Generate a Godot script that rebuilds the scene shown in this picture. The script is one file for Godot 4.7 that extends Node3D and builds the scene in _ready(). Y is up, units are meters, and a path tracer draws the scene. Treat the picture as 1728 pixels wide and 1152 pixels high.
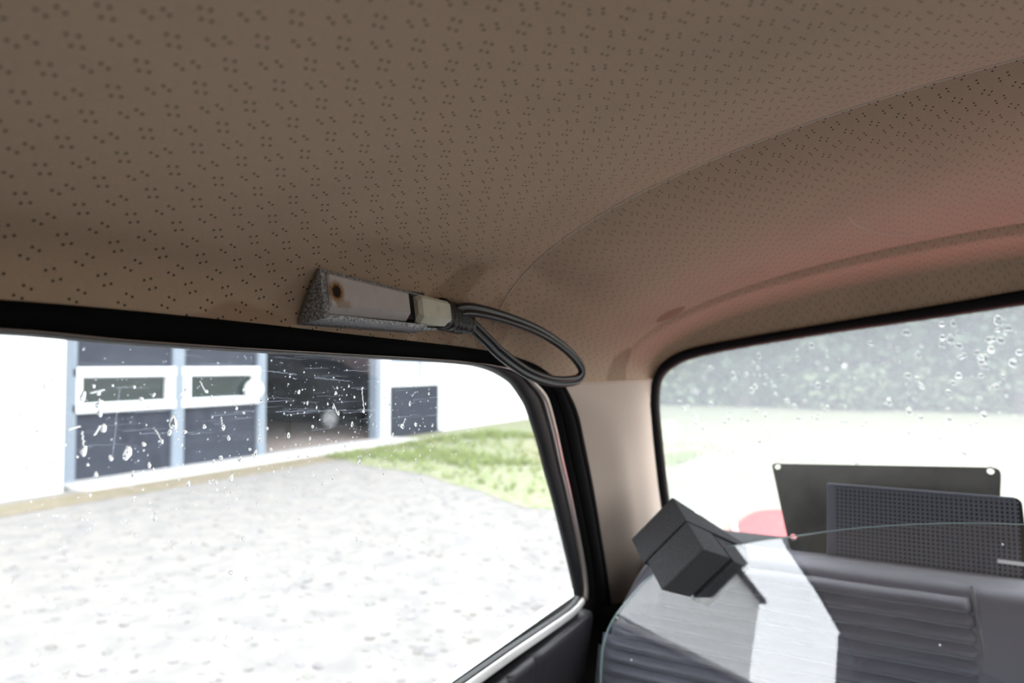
extends Node3D
# The rear half of the cabin of an old car, looking back over the shoulder.
# Car axes: x across the car, y up from the camera's eye height, r metres towards the rear.

const EYE := 1.15
const MID := 0.18          # centre plane of the car
var M := {}
var rng := RandomNumberGenerator.new()

func V(x: float, y: float, r: float) -> Vector3:
	return Vector3(x, y + EYE, -r)

# ------------------------------------------------------------------ helpers
func tag(o: Node, label: String, category: String, group := "", kind := "") -> void:
	if label != "": o.set_meta("label", label)
	if category != "": o.set_meta("category", category)
	if group != "": o.set_meta("group", group)
	if kind != "": o.set_meta("kind", kind)

func base(called: String, at: Vector3, label: String, category: String, group := "", kind := "") -> Node3D:
	var o := Node3D.new()
	o.name = called
	o.position = at
	add_child(o, true)
	tag(o, label, category, group, kind)
	return o

func put(called: String, mesh: Mesh, mat: Material, parent: Node, at := Vector3.ZERO) -> MeshInstance3D:
	var o := MeshInstance3D.new()
	o.name = called
	o.mesh = mesh
	o.material_override = mat
	o.position = at
	parent.add_child(o, true)
	return o

# part of a thing whose mesh is given in world coordinates
func part(called: String, mesh: Mesh, mat: Material, parent: Node3D) -> MeshInstance3D:
	return put(called, mesh, mat, parent, -parent.global_position)

func std(rgb: Color, rough := 0.8, metal := 0.0) -> StandardMaterial3D:
	var m := StandardMaterial3D.new()
	m.albedo_color = rgb
	m.roughness = rough
	m.metallic = metal
	return m

func noise_tex(freq: float, ramp: Array, size := 512, oct := 4, type := FastNoiseLite.TYPE_SIMPLEX_SMOOTH, sd := 3) -> NoiseTexture2D:
	var n := FastNoiseLite.new()
	n.noise_type = type
	n.frequency = freq
	n.fractal_octaves = oct
	n.seed = sd
	var t := NoiseTexture2D.new()
	t.width = size
	t.height = size
	t.seamless = true
	t.noise = n
	if ramp.size() > 0:
		var g := Gradient.new()
		var offs := PackedFloat32Array()
		var cols := PackedColorArray()
		for k in ramp:
			offs.append(k[0])
			cols.append(k[1])
		g.offsets = offs
		g.colors = cols
		t.color_ramp = g
	return t

func triplanar(m: StandardMaterial3D, per_metre: float) -> StandardMaterial3D:
	m.uv1_triplanar = true
	m.uv1_world_triplanar = true
	m.uv1_scale = Vector3.ONE * per_metre
	return m

func bump(m: StandardMaterial3D, t: Texture2D, cm: float) -> StandardMaterial3D:
	m.heightmap_enabled = true
	m.heightmap_texture = t
	m.heightmap_scale = cm
	return m

# smooth sheet from rows of points; uvs are optional rows of Vector2
func sheet(rows: Array, uvs := [], uv2s := [], closed := false) -> ArrayMesh:
	var nr: int = rows.size()
	var nc: int = rows[0].size()
	var vs := PackedVector3Array()
	var us := PackedVector2Array()
	var u2 := PackedVector2Array()
	var ns := PackedVector3Array()
	for i in nr:
		for j in nc:
			vs.append(rows[i][j])
			if uvs.size() > 0: us.append(uvs[i][j])
			if uv2s.size() > 0: u2.append(uv2s[i][j])
			var j0: int = maxi(j - 1, 0)
			var j1: int = mini(j + 1, nc - 1)
			if closed:
				j0 = j - 1 if j > 0 else nc - 2
				j1 = j + 1 if j < nc - 1 else 1
			var a: Vector3 = rows[i][j1] - rows[i][j0]
			var b: Vector3 = rows[mini(i + 1, nr - 1)][j] - rows[maxi(i - 1, 0)][j]
			var n := a.cross(b)
			if n.length() <= 1e-14:      # a row drawn together to a point: take the next row's tangent
				var i2: int = i + 1 if i + 1 < nr else i - 1
				n = (rows[i2][j1] - rows[i2][j0]).cross(b)
			ns.append(n.normalized() if n.length() > 1e-14 else Vector3.UP)
	var idx := PackedInt32Array()
	for i in nr - 1:
		for j in nc - 1:
			var a := i * nc + j
			idx.append_array([a, a + nc, a + 1, a + 1, a + nc, a + nc + 1])
	var arr := []
	arr.resize(Mesh.ARRAY_MAX)
	arr[Mesh.ARRAY_VERTEX] = vs
	arr[Mesh.ARRAY_NORMAL] = ns
	if uvs.size() > 0: arr[Mesh.ARRAY_TEX_UV] = us
	if uv2s.size() > 0: arr[Mesh.ARRAY_TEX_UV2] = u2
	arr[Mesh.ARRAY_INDEX] = idx
	var m := ArrayMesh.new()
	m.add_surface_from_arrays(Mesh.PRIMITIVE_TRIANGLES, arr)
	return m

func st_new(flat := true) -> SurfaceTool:
	var st := SurfaceTool.new()
	st.begin(Mesh.PRIMITIVE_TRIANGLES)
	st.set_smooth_group(-1 if flat else 0)
	return st

func st_done(st: SurfaceTool) -> ArrayMesh:
	st.generate_normals()
	return st.commit()

func tri(st: SurfaceTool, a: Vector3, b: Vector3, c: Vector3) -> void:
	st.add_vertex(a)
	st.add_vertex(b)
	st.add_vertex(c)

func quad(st: SurfaceTool, a: Vector3, b: Vector3, c: Vector3, d: Vector3) -> void:
	tri(st, a, b, c)
	tri(st, a, c, d)

# box with chamfered edges, axes given by a Basis whose columns are unit axes
func add_box(st: SurfaceTool, c: Vector3, size: Vector3, bevel := 0.0, basis := Basis()) -> void:
	var h := size * 0.5
	var b: float = minf(bevel, minf(h.x, minf(h.y, h.z)) * 0.9)
	var P := func(x: float, y: float, z: float) -> Vector3: return c + basis * Vector3(x, y, z)
	var ax := [Vector3.RIGHT, Vector3.UP, Vector3.BACK]
	for k in 3:
		var u: Vector3 = ax[(k + 1) % 3]
		var w: Vector3 = ax[(k + 2) % 3]
		var n: Vector3 = ax[k]
		var hu: float = h[(k + 1) % 3]
		var hw: float = h[(k + 2) % 3]
		var hn: float = h[k]
		for s in [1.0, -1.0]:
			var q := []
			for e in [[-1, -1], [-1, 1], [1, 1], [1, -1]]:
				var v: Vector3 = n * hn * s + u * (hu - b) * e[0] + w * (hw - b) * e[1]
				q.append(P.call(v.x, v.y, v.z))
			if s > 0: quad(st, q[0], q[1], q[2], q[3])
			else: quad(st, q[3], q[2], q[1], q[0])
		if b > 0.0:
			for su in [1.0, -1.0]:
				for sw in [1.0, -1.0]:
					var q2 := []
					for e in [[-1, 0], [1, 0], [1, 1], [-1, 1]]:
						var vu: float = su * (hu if e[1] == 0 else hu - b)
						var vw: float = sw * (hw - b if e[1] == 0 else hw)
						var v2: Vector3 = n * (hn - b) * e[0] + u * vu + w * vw
						q2.append(P.call(v2.x, v2.y, v2.z))
					if su * sw > 0: quad(st, q2[0], q2[1], q2[2], q2[3])
					else: quad(st, q2[3], q2[2], q2[1], q2[0])
	if b > 0.0:
		for sx in [1.0, -1.0]:
			for sy in [1.0, -1.0]:
				for sz in [1.0, -1.0]:
					var a1: Vector3 = P.call(sx * h.x, sy * (h.y - b), sz * (h.z - b))
					var a2: Vector3 = P.call(sx * (h.x - b), sy * h.y, sz * (h.z - b))
					var a3: Vector3 = P.call(sx * (h.x - b), sy * (h.y - b), sz * h.z)
					if sx * sy * sz > 0: tri(st, a1, a3, a2)
					else: tri(st, a1, a2, a3)

func box_mesh(c: Vector3, size: Vector3, bevel := 0.0, basis := Basis()) -> ArrayMesh:
	var st := st_new()
	add_box(st, c, size, bevel, basis)
	return st_done(st)

# box between two corners in car axes
func car_box(x0: float, x1: float, y0: float, y1: float, r0: float, r1: float, bevel := 0.0) -> ArrayMesh:
	return box_mesh(V((x0 + x1) / 2, (y0 + y1) / 2, (r0 + r1) / 2), Vector3(absf(x1 - x0), absf(y1 - y0), absf(r1 - r0)), bevel)

# sweep of a closed 2-D profile along a path; side(i) gives the profile's x axis
func sweep(path: Array, prof: PackedVector2Array, side_of: Callable, closed := false) -> ArrayMesh:
	var rows := []
	var n: int = path.size()
	for i in n:
		var p: Vector3 = path[i]
		var a: Vector3 = path[(i - 1 + n) % n] if closed else path[maxi(i - 1, 0)]
		var b: Vector3 = path[(i + 1) % n] if closed else path[mini(i + 1, n - 1)]
		var t := (b - a).normalized()
		var s: Vector3 = side_of.call(i)
		s = (s - t * s.dot(t)).normalized()
		var w := t.cross(s)
		var row := []
		for q in prof: row.append(p + s * q.x + w * q.y)
		row.append(row[0])
		rows.append(row)
	if closed: rows.append(rows[0].duplicate())
	else:
		var first := []
		var last := []
		for k in rows[0].size():
			first.append(path[0])
			last.append(path[n - 1])
		rows.push_front(first)
		rows.push_back(last)
	return sheet(rows, [], [], true)

func ring_profile(rx: float, ry: float, n := 12) -> PackedVector2Array:
	var o := PackedVector2Array()
	for k in n:
		o.append(Vector2(cos(TAU * k / n) * rx, sin(TAU * k / n) * ry))
	return o

func interp(x: float, xs: Array, ys: Array) -> float:
	if x <= xs[0]: return ys[0]
	for i in range(1, xs.size()):
		if x <= xs[i]:
			return lerpf(ys[i - 1], ys[i], (x - xs[i - 1]) / (xs[i] - xs[i - 1]))
	return ys[ys.size() - 1]

# smooth (Catmull-Rom on values) interpolation
func smooth_interp(x: float, xs: Array, ys: Array) -> float:
	var n: int = xs.size()
	if x <= xs[0]: return ys[0]
	if x >= xs[n - 1]: return ys[n - 1]
	var i := 1
	while x > xs[i]: i += 1
	var x0: float = xs[i - 1]
	var x1: float = xs[i]
	var d: float = x1 - x0
	var m0: float = (ys[i] - ys[maxi(i - 2, 0)]) / (xs[i] - xs[maxi(i - 2, 0)])
	var m1: float = (ys[mini(i + 1, n - 1)] - ys[i - 1]) / (xs[mini(i + 1, n - 1)] - xs[i - 1])
	var t := (x - x0) / d
	var t2 := t * t
	var t3 := t2 * t
	return (2 * t3 - 3 * t2 + 1) * ys[i - 1] + (t3 - 2 * t2 + t) * d * m0 + (-2 * t3 + 3 * t2) * ys[i] + (t3 - t2) * d * m1

func resample(pts: Array, n: int, closed := false) -> Array:
	# pts of Vector2; smooth curve through them, n samples by length
	var c := Curve2D.new()
	var k: int = pts.size()
	for i in k + (1 if closed else 0):
		var p: Vector2 = pts[i % k]
		var a: Vector2 = pts[(i - 1 + k) % k] if closed else pts[maxi(i - 1, 0)]
		var b: Vector2 = pts[(i + 1) % k] if closed else pts[mini(i + 1, k - 1)]
		var t := (b - a).normalized()
		var la: float = (p - a).length() / 3.0
		var lb: float = (b - p).length() / 3.0
		c.add_point(p, -t * la, t * lb)
	c.bake_interval = 0.004
	var L := c.get_baked_length()
	var o := []
	for i in n:
		o.append(c.sample_baked(L * i / (n if closed else n - 1), true))
	return o

# ------------------------------------------------------------------ car surfaces
func side_x(y: float) -> float:
	return -0.363 + 0.18 * y

func SP(r: float, y: float, inward := 0.0, mirror := false) -> Vector3:
	var x := side_x(y) + inward
	return V(2 * MID - x if mirror else x, y, r)

func rear_r(x: float, y: float) -> float:
	return 1.14 + 0.52 * (0.09 - y) - 0.5 * (x - MID) * (x - MID)

func RP(x: float, y: float, inward := 0.0) -> Vector3:
	return V(x, y, rear_r(x, y) - inward)

const EDGE_R := [-1.1, -0.8, 0.156, 0.285, 0.393, 0.561, 0.62, 0.68, 0.743, 0.757, 1.07]
const EDGE_Y := [0.018, 0.024, 0.030, 0.0273, 0.023, 0.0162, 0.012, 0.002, -0.0172, -0.0225, -0.0225]
const SEAM_R := 0.595

func roof_mid(r: float) -> float:
	if r < SEAM_R:
		return smooth_interp(r, [-1.1, -0.8, -0.3, 0.0, 0.1, 0.2, 0.3, 0.42, 0.50, 0.55, SEAM_R], [0.14, 0.15, 0.163, 0.168, 0.170, 0.1735, 0.179, 0.1905, 0.2015, 0.2115, 0.2255])
	if r < 0.95:
		return smooth_interp(r, [SEAM_R, 0.62, 0.66, 0.72, 0.8, 0.88, 0.95], [0.2255, 0.2135, 0.2005, 0.1905, 0.1845, 0.1785, 0.170])
	if r < 1.090:
		return smooth_interp(r, [0.95, 0.958, 1.0, 1.04, 1.090], [0.170, 0.1605, 0.1545, 0.1480, 0.1405])
	return smooth_interp(r, [1.090, 1.097, 1.134], [0.1405, 0.1250, 0.104])

# point of the headliner: rc = distance of its row at the centre line, f in -1..1 across
func liner(rc: float, f: float, grow := 0.0) -> Vector3:
	var s: float = clampf((rc - 0.62) / (1.134 - 0.62), 0.0, 1.0)
	var re: float = rc if rc < 0.62 else lerpf(0.62, 1.063, s)
	var e := interp(re, EDGE_R, EDGE_Y)
	var xe: float = side_x(e)
	if re > 0.757: xe = lerpf(side_x(-0.0225), -0.341, (re - 0.757) / (1.063 - 0.757))
	var c := roof_mid(rc)
	var w := MID - xe + grow
	var n: float = lerpf(1.6, 1.15, s * s)
	var m: float = lerpf(2.2, 2.1, s)
	var phi: float = (1.0 - absf(f)) * PI / 2
	var u: float = pow(maxf(cos(phi), 0.0), 2.0 / n)
	var v: float = pow(maxf(sin(phi), 0.0), 2.0 / m)
	var x: float = MID + signf(f) * w * u
	var y: float = e + (c - e) * v
	if s > 0.88:
		var xl: float = x if x < MID else 2 * MID - x
		var xs := []
		var ys := []
		for i in range(7, -1, -1):
			xs.append(REAR_OUT[2 * i])
			ys.append(REAR_OUT[2 * i + 1])
		y = lerpf(y, smooth_interp(xl, xs, ys) - 0.0015 * s, smoothstep(0.88, 1.0, s))
	var straight: float = re + (rc - re) * (1.0 - u * u)
	var r: float = lerpf(straight, rear_r(x, y), s * s * s)
	return V(x, y + grow, r)

# ------------------------------------------------------------------ materials
func headliner_texture() -> ImageTexture:
	# one repeat of the perforated vinyl, 19 mm by 24.5 mm, two groups of four holes
	var W := 512
	var H := 640
	var im := Image.create(W, H, false, Image.FORMAT_RGBA8)
	var n := FastNoiseLite.new()
	n.frequency = 0.06
	n.seed = 5
	var ground := Color(0.70, 0.60, 0.50)
	for j in H:
		for i in W:
			var a := float(i) / W
			var b := float(j) / H
			var q := n.get_noise_3d(cos(a * TAU) * 60, sin(a * TAU) * 60, cos(b * TAU) * 60) + n.get_noise_3d(sin(b * TAU) * 60, 7, cos(a * TAU) * 60)
			im.set_pixel(i, j, ground * (1.0 + 0.035 * q))
	var pw := W / 19.0
	var ph := H / 24.5
	for g in 2:
		var sg := 1.0 if g == 0 else -1.0
		var cen := Vector2(4.75, 6.1) if g == 0 else Vector2(14.25, 18.35)
		for k in 4:
			var su := -0.5 if k % 2 == 0 else 0.5
			var sv := -0.5 if k < 2 else 0.5
			var c := cen + Vector2(sg * 1.25, 3.4) * su + Vector2(-sg * 4.8, 3.8) * sv
			c += Vector2(rng.randf_range(-0.12, 0.12), rng.randf_range(-0.12, 0.12))
			for j in range(int((c.y - 1.2) * ph), int((c.y + 1.2) * ph)):
				for i in range(int((c.x - 1.2) * pw), int((c.x + 1.2) * pw)):
					var d := Vector2(i / pw, j / ph).distance_to(c)
					var t: float = clampf((0.80 - d) / 0.16, 0.0, 1.0)
					if t > 0.0:
						var ii := posmod(i, W)
						var jj := posmod(j, H)
						im.set_pixel(ii, jj, im.get_pixel(ii, jj).lerp(Color(0.17, 0.12, 0.09), t))
	return ImageTexture.create_from_image(im)

# stains and painted shade on the headliner: x across from the left edge (0..1), y from front to rear
func stain_shade_texture(spots: Array, w: int, h: int, sd: int) -> ImageTexture:
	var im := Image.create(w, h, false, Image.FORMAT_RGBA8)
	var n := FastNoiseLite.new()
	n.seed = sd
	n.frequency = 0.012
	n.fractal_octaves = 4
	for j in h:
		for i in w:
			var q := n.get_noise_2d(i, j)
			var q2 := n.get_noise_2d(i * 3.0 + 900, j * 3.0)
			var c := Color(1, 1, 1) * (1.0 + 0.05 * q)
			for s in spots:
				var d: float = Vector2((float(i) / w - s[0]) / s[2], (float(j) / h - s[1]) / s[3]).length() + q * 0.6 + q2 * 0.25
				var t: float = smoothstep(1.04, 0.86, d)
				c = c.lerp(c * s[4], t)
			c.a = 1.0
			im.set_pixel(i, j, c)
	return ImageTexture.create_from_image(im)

func make_materials() -> void:
	var grain := noise_tex(0.09, [], 512, 3, FastNoiseLite.TYPE_CELLULAR, 9)
	var fine := noise_tex(0.12, [], 512, 4, FastNoiseLite.TYPE_SIMPLEX_SMOOTH, 2)
	var coarse := noise_tex(0.02, [], 512, 5, FastNoiseLite.TYPE_SIMPLEX_SMOOTH, 8)

	var hl := std(Color.WHITE, 0.7)
	hl.albedo_texture = headliner_texture()
	bump(hl, grain, 0.006)
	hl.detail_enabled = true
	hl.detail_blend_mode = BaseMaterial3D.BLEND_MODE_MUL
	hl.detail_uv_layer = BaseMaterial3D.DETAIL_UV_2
	hl.detail_albedo = stain_shade_texture([
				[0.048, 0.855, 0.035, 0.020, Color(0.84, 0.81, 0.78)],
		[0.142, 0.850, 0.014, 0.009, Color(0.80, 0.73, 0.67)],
		[0.060, 0.55, 0.040, 0.026, Color(0.91, 0.88, 0.85)],  # from here on: edge and lamp stains with the shade there painted in
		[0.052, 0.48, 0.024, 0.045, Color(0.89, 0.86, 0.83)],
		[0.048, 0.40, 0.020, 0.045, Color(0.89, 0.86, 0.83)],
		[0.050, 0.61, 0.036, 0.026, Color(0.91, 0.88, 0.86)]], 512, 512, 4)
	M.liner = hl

	var pc := std(Color(0.80, 0.735, 0.67), 0.75)
	bump(pc, grain, 0.006)
	pc.uv1_scale = Vector3(10, 18, 1)
	M.pillar = pc

	M.seal = triplanar(bump(std(Color(0.075, 0.073, 0.075), 0.55), fine, 0.01), 12.0)
	M.band = triplanar(bump(std(Color(0.055, 0.053, 0.055), 0.85), fine, 0.02), 9.0)
	M.band.metallic_specular = 0.2
	M.gasket = std(Color(0.045, 0.045, 0.047), 0.6)
	M.gasket.metallic_specular = 0.3
	M.bright_strip = std(Color(0.80, 0.74, 0.71), 0.28, 0.75)
	M.belt_metal = std(Color(0.88, 0.87, 0.85), 0.38, 0.6)
	M.chrome = std(Color(0.85, 0.85, 0.85), 0.18, 1.0)
	M.vinyl = triplanar(bump(std(Color(0.17, 0.16, 0.17), 0.42), grain, 0.012), 14.0)
	M.carpet = triplanar(bump(std(Color(0.13, 0.125, 0.125), 0.95), fine, 0.1), 6.0)
	M.shelf = triplanar(bump(std(Color(0.13, 0.13, 0.135), 0.85), fine, 0.05), 8.0)
	M.dark_trim = std(Color(0.20, 0.19, 0.185), 0.8)

	var seat := std(Color(0.36, 0.355, 0.40), 0.38)
	seat.rim_enabled = true
	seat.rim = 1.0
	seat.rim_tint = 0.15
	triplanar(bump(seat, fine, 0.03), 20.0)
	M.seat = seat
	M.stitch = std(Color(0.24, 0.235, 0.25), 0.8)

	# lamp
	var hs := std(Color(0.80, 0.80, 0.81), 0.45, 0.35)
	hs.albedo_texture = noise_tex(0.03, [[0.0, Color(0.30, 0.30, 0.31)], [0.38, Color(0.56, 0.56, 0.57)], [0.6, Color(0.80, 0.80, 0.80)], [1.0, Color(1.0, 1.0, 0.99)]], 1024, 7, FastNoiseLite.TYPE_SIMPLEX_SMOOTH, 31)
	hs.roughness_texture = noise_tex(0.05, [[0.0, Color(0.35, 0.35, 0.35)], [1.0, Color(0.9, 0.9, 0.9)]], 512, 4, FastNoiseLite.TYPE_SIMPLEX_SMOOTH, 12)
	hs.roughness = 0.8
	triplanar(bump(hs, coarse, 0.02), 11.0)
	M.worn_chrome = hs
	var lens := std(Color.WHITE, 0.16)
	lens.albedo_texture = lens_texture()
	lens.subsurf_scatter_enabled = true
	lens.subsurf_scatter_strength = 0.15
	M.lens = lens
	var sw := std(Color.WHITE, 0.22)
	sw.albedo_texture = noise_tex(0.02, [[0.0, Color(0.76, 0.745, 0.66)], [0.45, Color(0.84, 0.835, 0.76)], [1.0, Color(0.87, 0.865, 0.80)]], 256, 3, FastNoiseLite.TYPE_SIMPLEX_SMOOTH, 77)
	triplanar(sw, 9.0)
	M.switch = sw
	M.black = std(Color(0.03, 0.03, 0.03), 0.6)
	M.tape = triplanar(bump(std(Color(0.035, 0.035, 0.037), 0.42), coarse, 0.06), 30.0)
	M.rubber = triplanar(bump(std(Color(0.055, 0.056, 0.06), 0.32), fine, 0.008), 30.0)

	# loose things
	var foam := std(Color(0.34, 0.34, 0.345), 0.92)
	foam.albedo_texture = noise_tex(0.09, [[0.0, Color(0.35, 0.35, 0.36)], [0.5, Color(0.72, 0.72, 0.73)], [1.0, Color(1, 1, 1)]], 512, 4, FastNoiseLite.TYPE_CELLULAR, 41)
	triplanar(bump(foam, noise_tex(0.05, [], 512, 4, FastNoiseLite.TYPE_CELLULAR, 43), 0.12), 16.0)
	M.foam = foam
	var sb := std(Color(0.40, 0.397, 0.385), 0.85)
	sb.albedo_texture = noise_tex(0.006, [[0.0, Color(0.62, 0.62, 0.62)], [0.5, Color(0.85, 0.85, 0.84)], [1.0, Color(1, 1, 1)]], 512, 5, FastNoiseLite.TYPE_SIMPLEX_SMOOTH, 51)
	triplanar(sb, 3.0)
	M.board = sb
	M.plastic = std(Color(0.36, 0.368, 0.41), 0.5)
	M.hole = std(Color(0.12, 0.12, 0.13), 0.8)
	M.silver = std(Color(0.92, 0.93, 0.94), 0.35, 0.2)

	# panes
	var g := StandardMaterial3D.new()
	g.transparency = BaseMaterial3D.TRANSPARENCY_ALPHA
	g.albedo_color = Color(0.8, 0.9, 0.88, 0.015)
	g.roughness = 0.0
	g.metallic_specular = 0.2
	M.glass = g
	var g2: StandardMaterial3D = g.duplicate()
	g2.backlight_enabled = true
	g2.backlight = Color(0.29, 0.305, 0.315).linear_to_srgb()
	M.wet_glass = g2
	var g3: StandardMaterial3D = g.duplicate()
	g3.metallic_specular = 0.5
	g3.albedo_color = Color(0.25, 0.42, 0.42, 0.008)
	M.sheet_glass = g3
	M.glass_edge = std(Color(0.72, 0.82, 0.82), 0.15)
	M.glass_edge.transparency = BaseMaterial3D.TRANSPARENCY_ALPHA
	M.glass_edge.albedo_color.a = 0.55
	var wt := StandardMaterial3D.new()
	wt.refraction_enabled = true
	wt.refraction_scale = 0.033
	wt.albedo_color = Color(1, 1, 1, 0.0)
	wt.roughness = 0.0
	M.water = wt
	var film := std(Color.WHITE, 0.9)
	film.transparency = BaseMaterial3D.TRANSPARENCY_ALPHA
	film.albedo_texture = film_texture()
	film.backlight_enabled = true
	film.backlight = Color(0.9, 0.92, 0.95)
	M.film = film

	# outside
	M.red = std(Color(0.80, 0.09, 0.10), 0.25)
	M.red.clearcoat_enabled = true
	M.red.clearcoat = 1.0
	M.red.clearcoat_roughness = 0.05
	M.cream_paint = std(Color(0.80, 0.80, 0.79), 0.4)
	M.wall = triplanar(std(Color.WHITE, 0.9), 0.4)
	M.wall.albedo_texture = noise_tex(0.01, [[0.0, Color(0.84, 0.84, 0.83)], [1.0, Color(0.93, 0.93, 0.92)]], 512, 5)
	M.grey_shade_paint = std(Color(0.47, 0.51, 0.55), 0.55)  # grey-blue paint, darkened to hold the shade on the door posts
	M.white_paint = std(Color(0.90, 0.91, 0.91), 0.5)
	M.panel_paint = triplanar(std(Color.WHITE, 0.75), 0.7)
	M.panel_paint.albedo_texture = noise_tex(0.01, [[0.0, Color(0.125, 0.14, 0.185)], [1.0, Color(0.165, 0.18, 0.225)]], 512, 4)
	M.green_glass = std(Color(0.12, 0.16, 0.145), 0.25)
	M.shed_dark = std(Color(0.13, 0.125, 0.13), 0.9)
	M.concrete = triplanar(std(Color.WHITE, 0.9), 0.8)
	M.concrete.albedo_texture = noise_tex(0.02, [[0.0, Color(0.66, 0.65, 0.64)], [1.0, Color(0.74, 0.735, 0.725)]], 512, 5)
	M.shed_floor = std(Color(0.55, 0.50, 0.47), 0.9)
	M.gravel = triplanar(std(Color.WHITE, 0.95), 0.35)
	M.gravel.albedo_texture = noise_tex(0.012, [[0.0, Color(0.435, 0.425, 0.415)], [0.35, Color(0.475, 0.462, 0.447)], [0.6, Color(0.497, 0.48, 0.46)], [1.0, Color(0.525, 0.505, 0.48)]], 1024, 7)
	M.earth = triplanar(std(Color.WHITE, 0.95), 0.7)
	M.earth.albedo_texture = noise_tex(0.014, [[0.0, Color(0.40, 0.42, 0.28)], [0.4, Color(0.46, 0.42, 0.345)], [1.0, Color(0.52, 0.475, 0.40)]], 512, 5)
	M.stone = std(Color(0.48, 0.475, 0.465), 0.9)
	M.stone.vertex_color_use_as_albedo = true
	M.grass = triplanar(std(Color.WHITE, 0.95), 0.5)
	M.grass.albedo_texture = noise_tex(0.015, [[0.0, Color(0.42, 0.47, 0.28)], [0.42, Color(0.46, 0.49, 0.33)], [0.56, Color(0.51, 0.505, 0.42)], [1.0, Color(0.56, 0.53, 0.48)]], 1024, 6)
	M.field = triplanar(std(Color.WHITE, 0.95), 0.16)
	M.field.albedo_texture = noise_tex(0.012, [[0.0, Color(0.355, 0.37, 0.265)], [0.5, Color(0.395, 0.397, 0.315)], [1.0, Color(0.435, 0.422, 0.365)]], 1024, 6)
	M.blade = std(Color(0.50, 0.545, 0.35), 0.8)
	M.blade.vertex_color_use_as_albedo = true
	M.bark = triplanar(bump(std(Color(0.27, 0.245, 0.23), 0.95), coarse, 1.0), 1.5)
	M.leaf = std(Color(0.19, 0.25, 0.17), 0.7)
	M.leaf_pale = std(Color(0.30, 0.345, 0.24), 0.7)

func lens_texture() -> ImageTexture:
	# milky plastic with a scorch hole melted at one end; u along the lamp, v up
	var W := 512
	var H := 160
	var im := Image.create(W, H, false, Image.FORMAT_RGBA8)
	var n := FastNoiseLite.new()
	n.seed = 14
	n.frequency = 0.012
	for j in H:
		for i in W:
			var q := n.get_noise_2d(i, j)
			var q2 := n.get_noise_2d(i * 5.0, j * 5.0 + 300)
			var c := Color(0.76, 0.735, 0.725) * (1.0 + 0.03 * q + 0.02 * q2)
			var d := Vector2((i - 38.0), (j - 72.0)).length() + q2 * 5.0
			c = c.lerp(Color(0.52, 0.36, 0.20), smoothstep(52.0, 26.0, d) * 0.75)
			c = c.lerp(Color(0.34, 0.20, 0.10), smoothstep(30.0, 22.0, d) * 0.8)
			c = c.lerp(Color(0.05, 0.04, 0.035), smoothstep(22.0, 18.0, d))
			var e := Vector2((i - 70.0) / 2.5, j - 118.0).length() + q * 18.0
			c = c.lerp(Color(0.60, 0.50, 0.40), smoothstep(26.0, 6.0, e) * 0.5)
			c.a = 1.0
			im.set_pixel(i, j, c)
	return ImageTexture.create_from_image(im)

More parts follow.
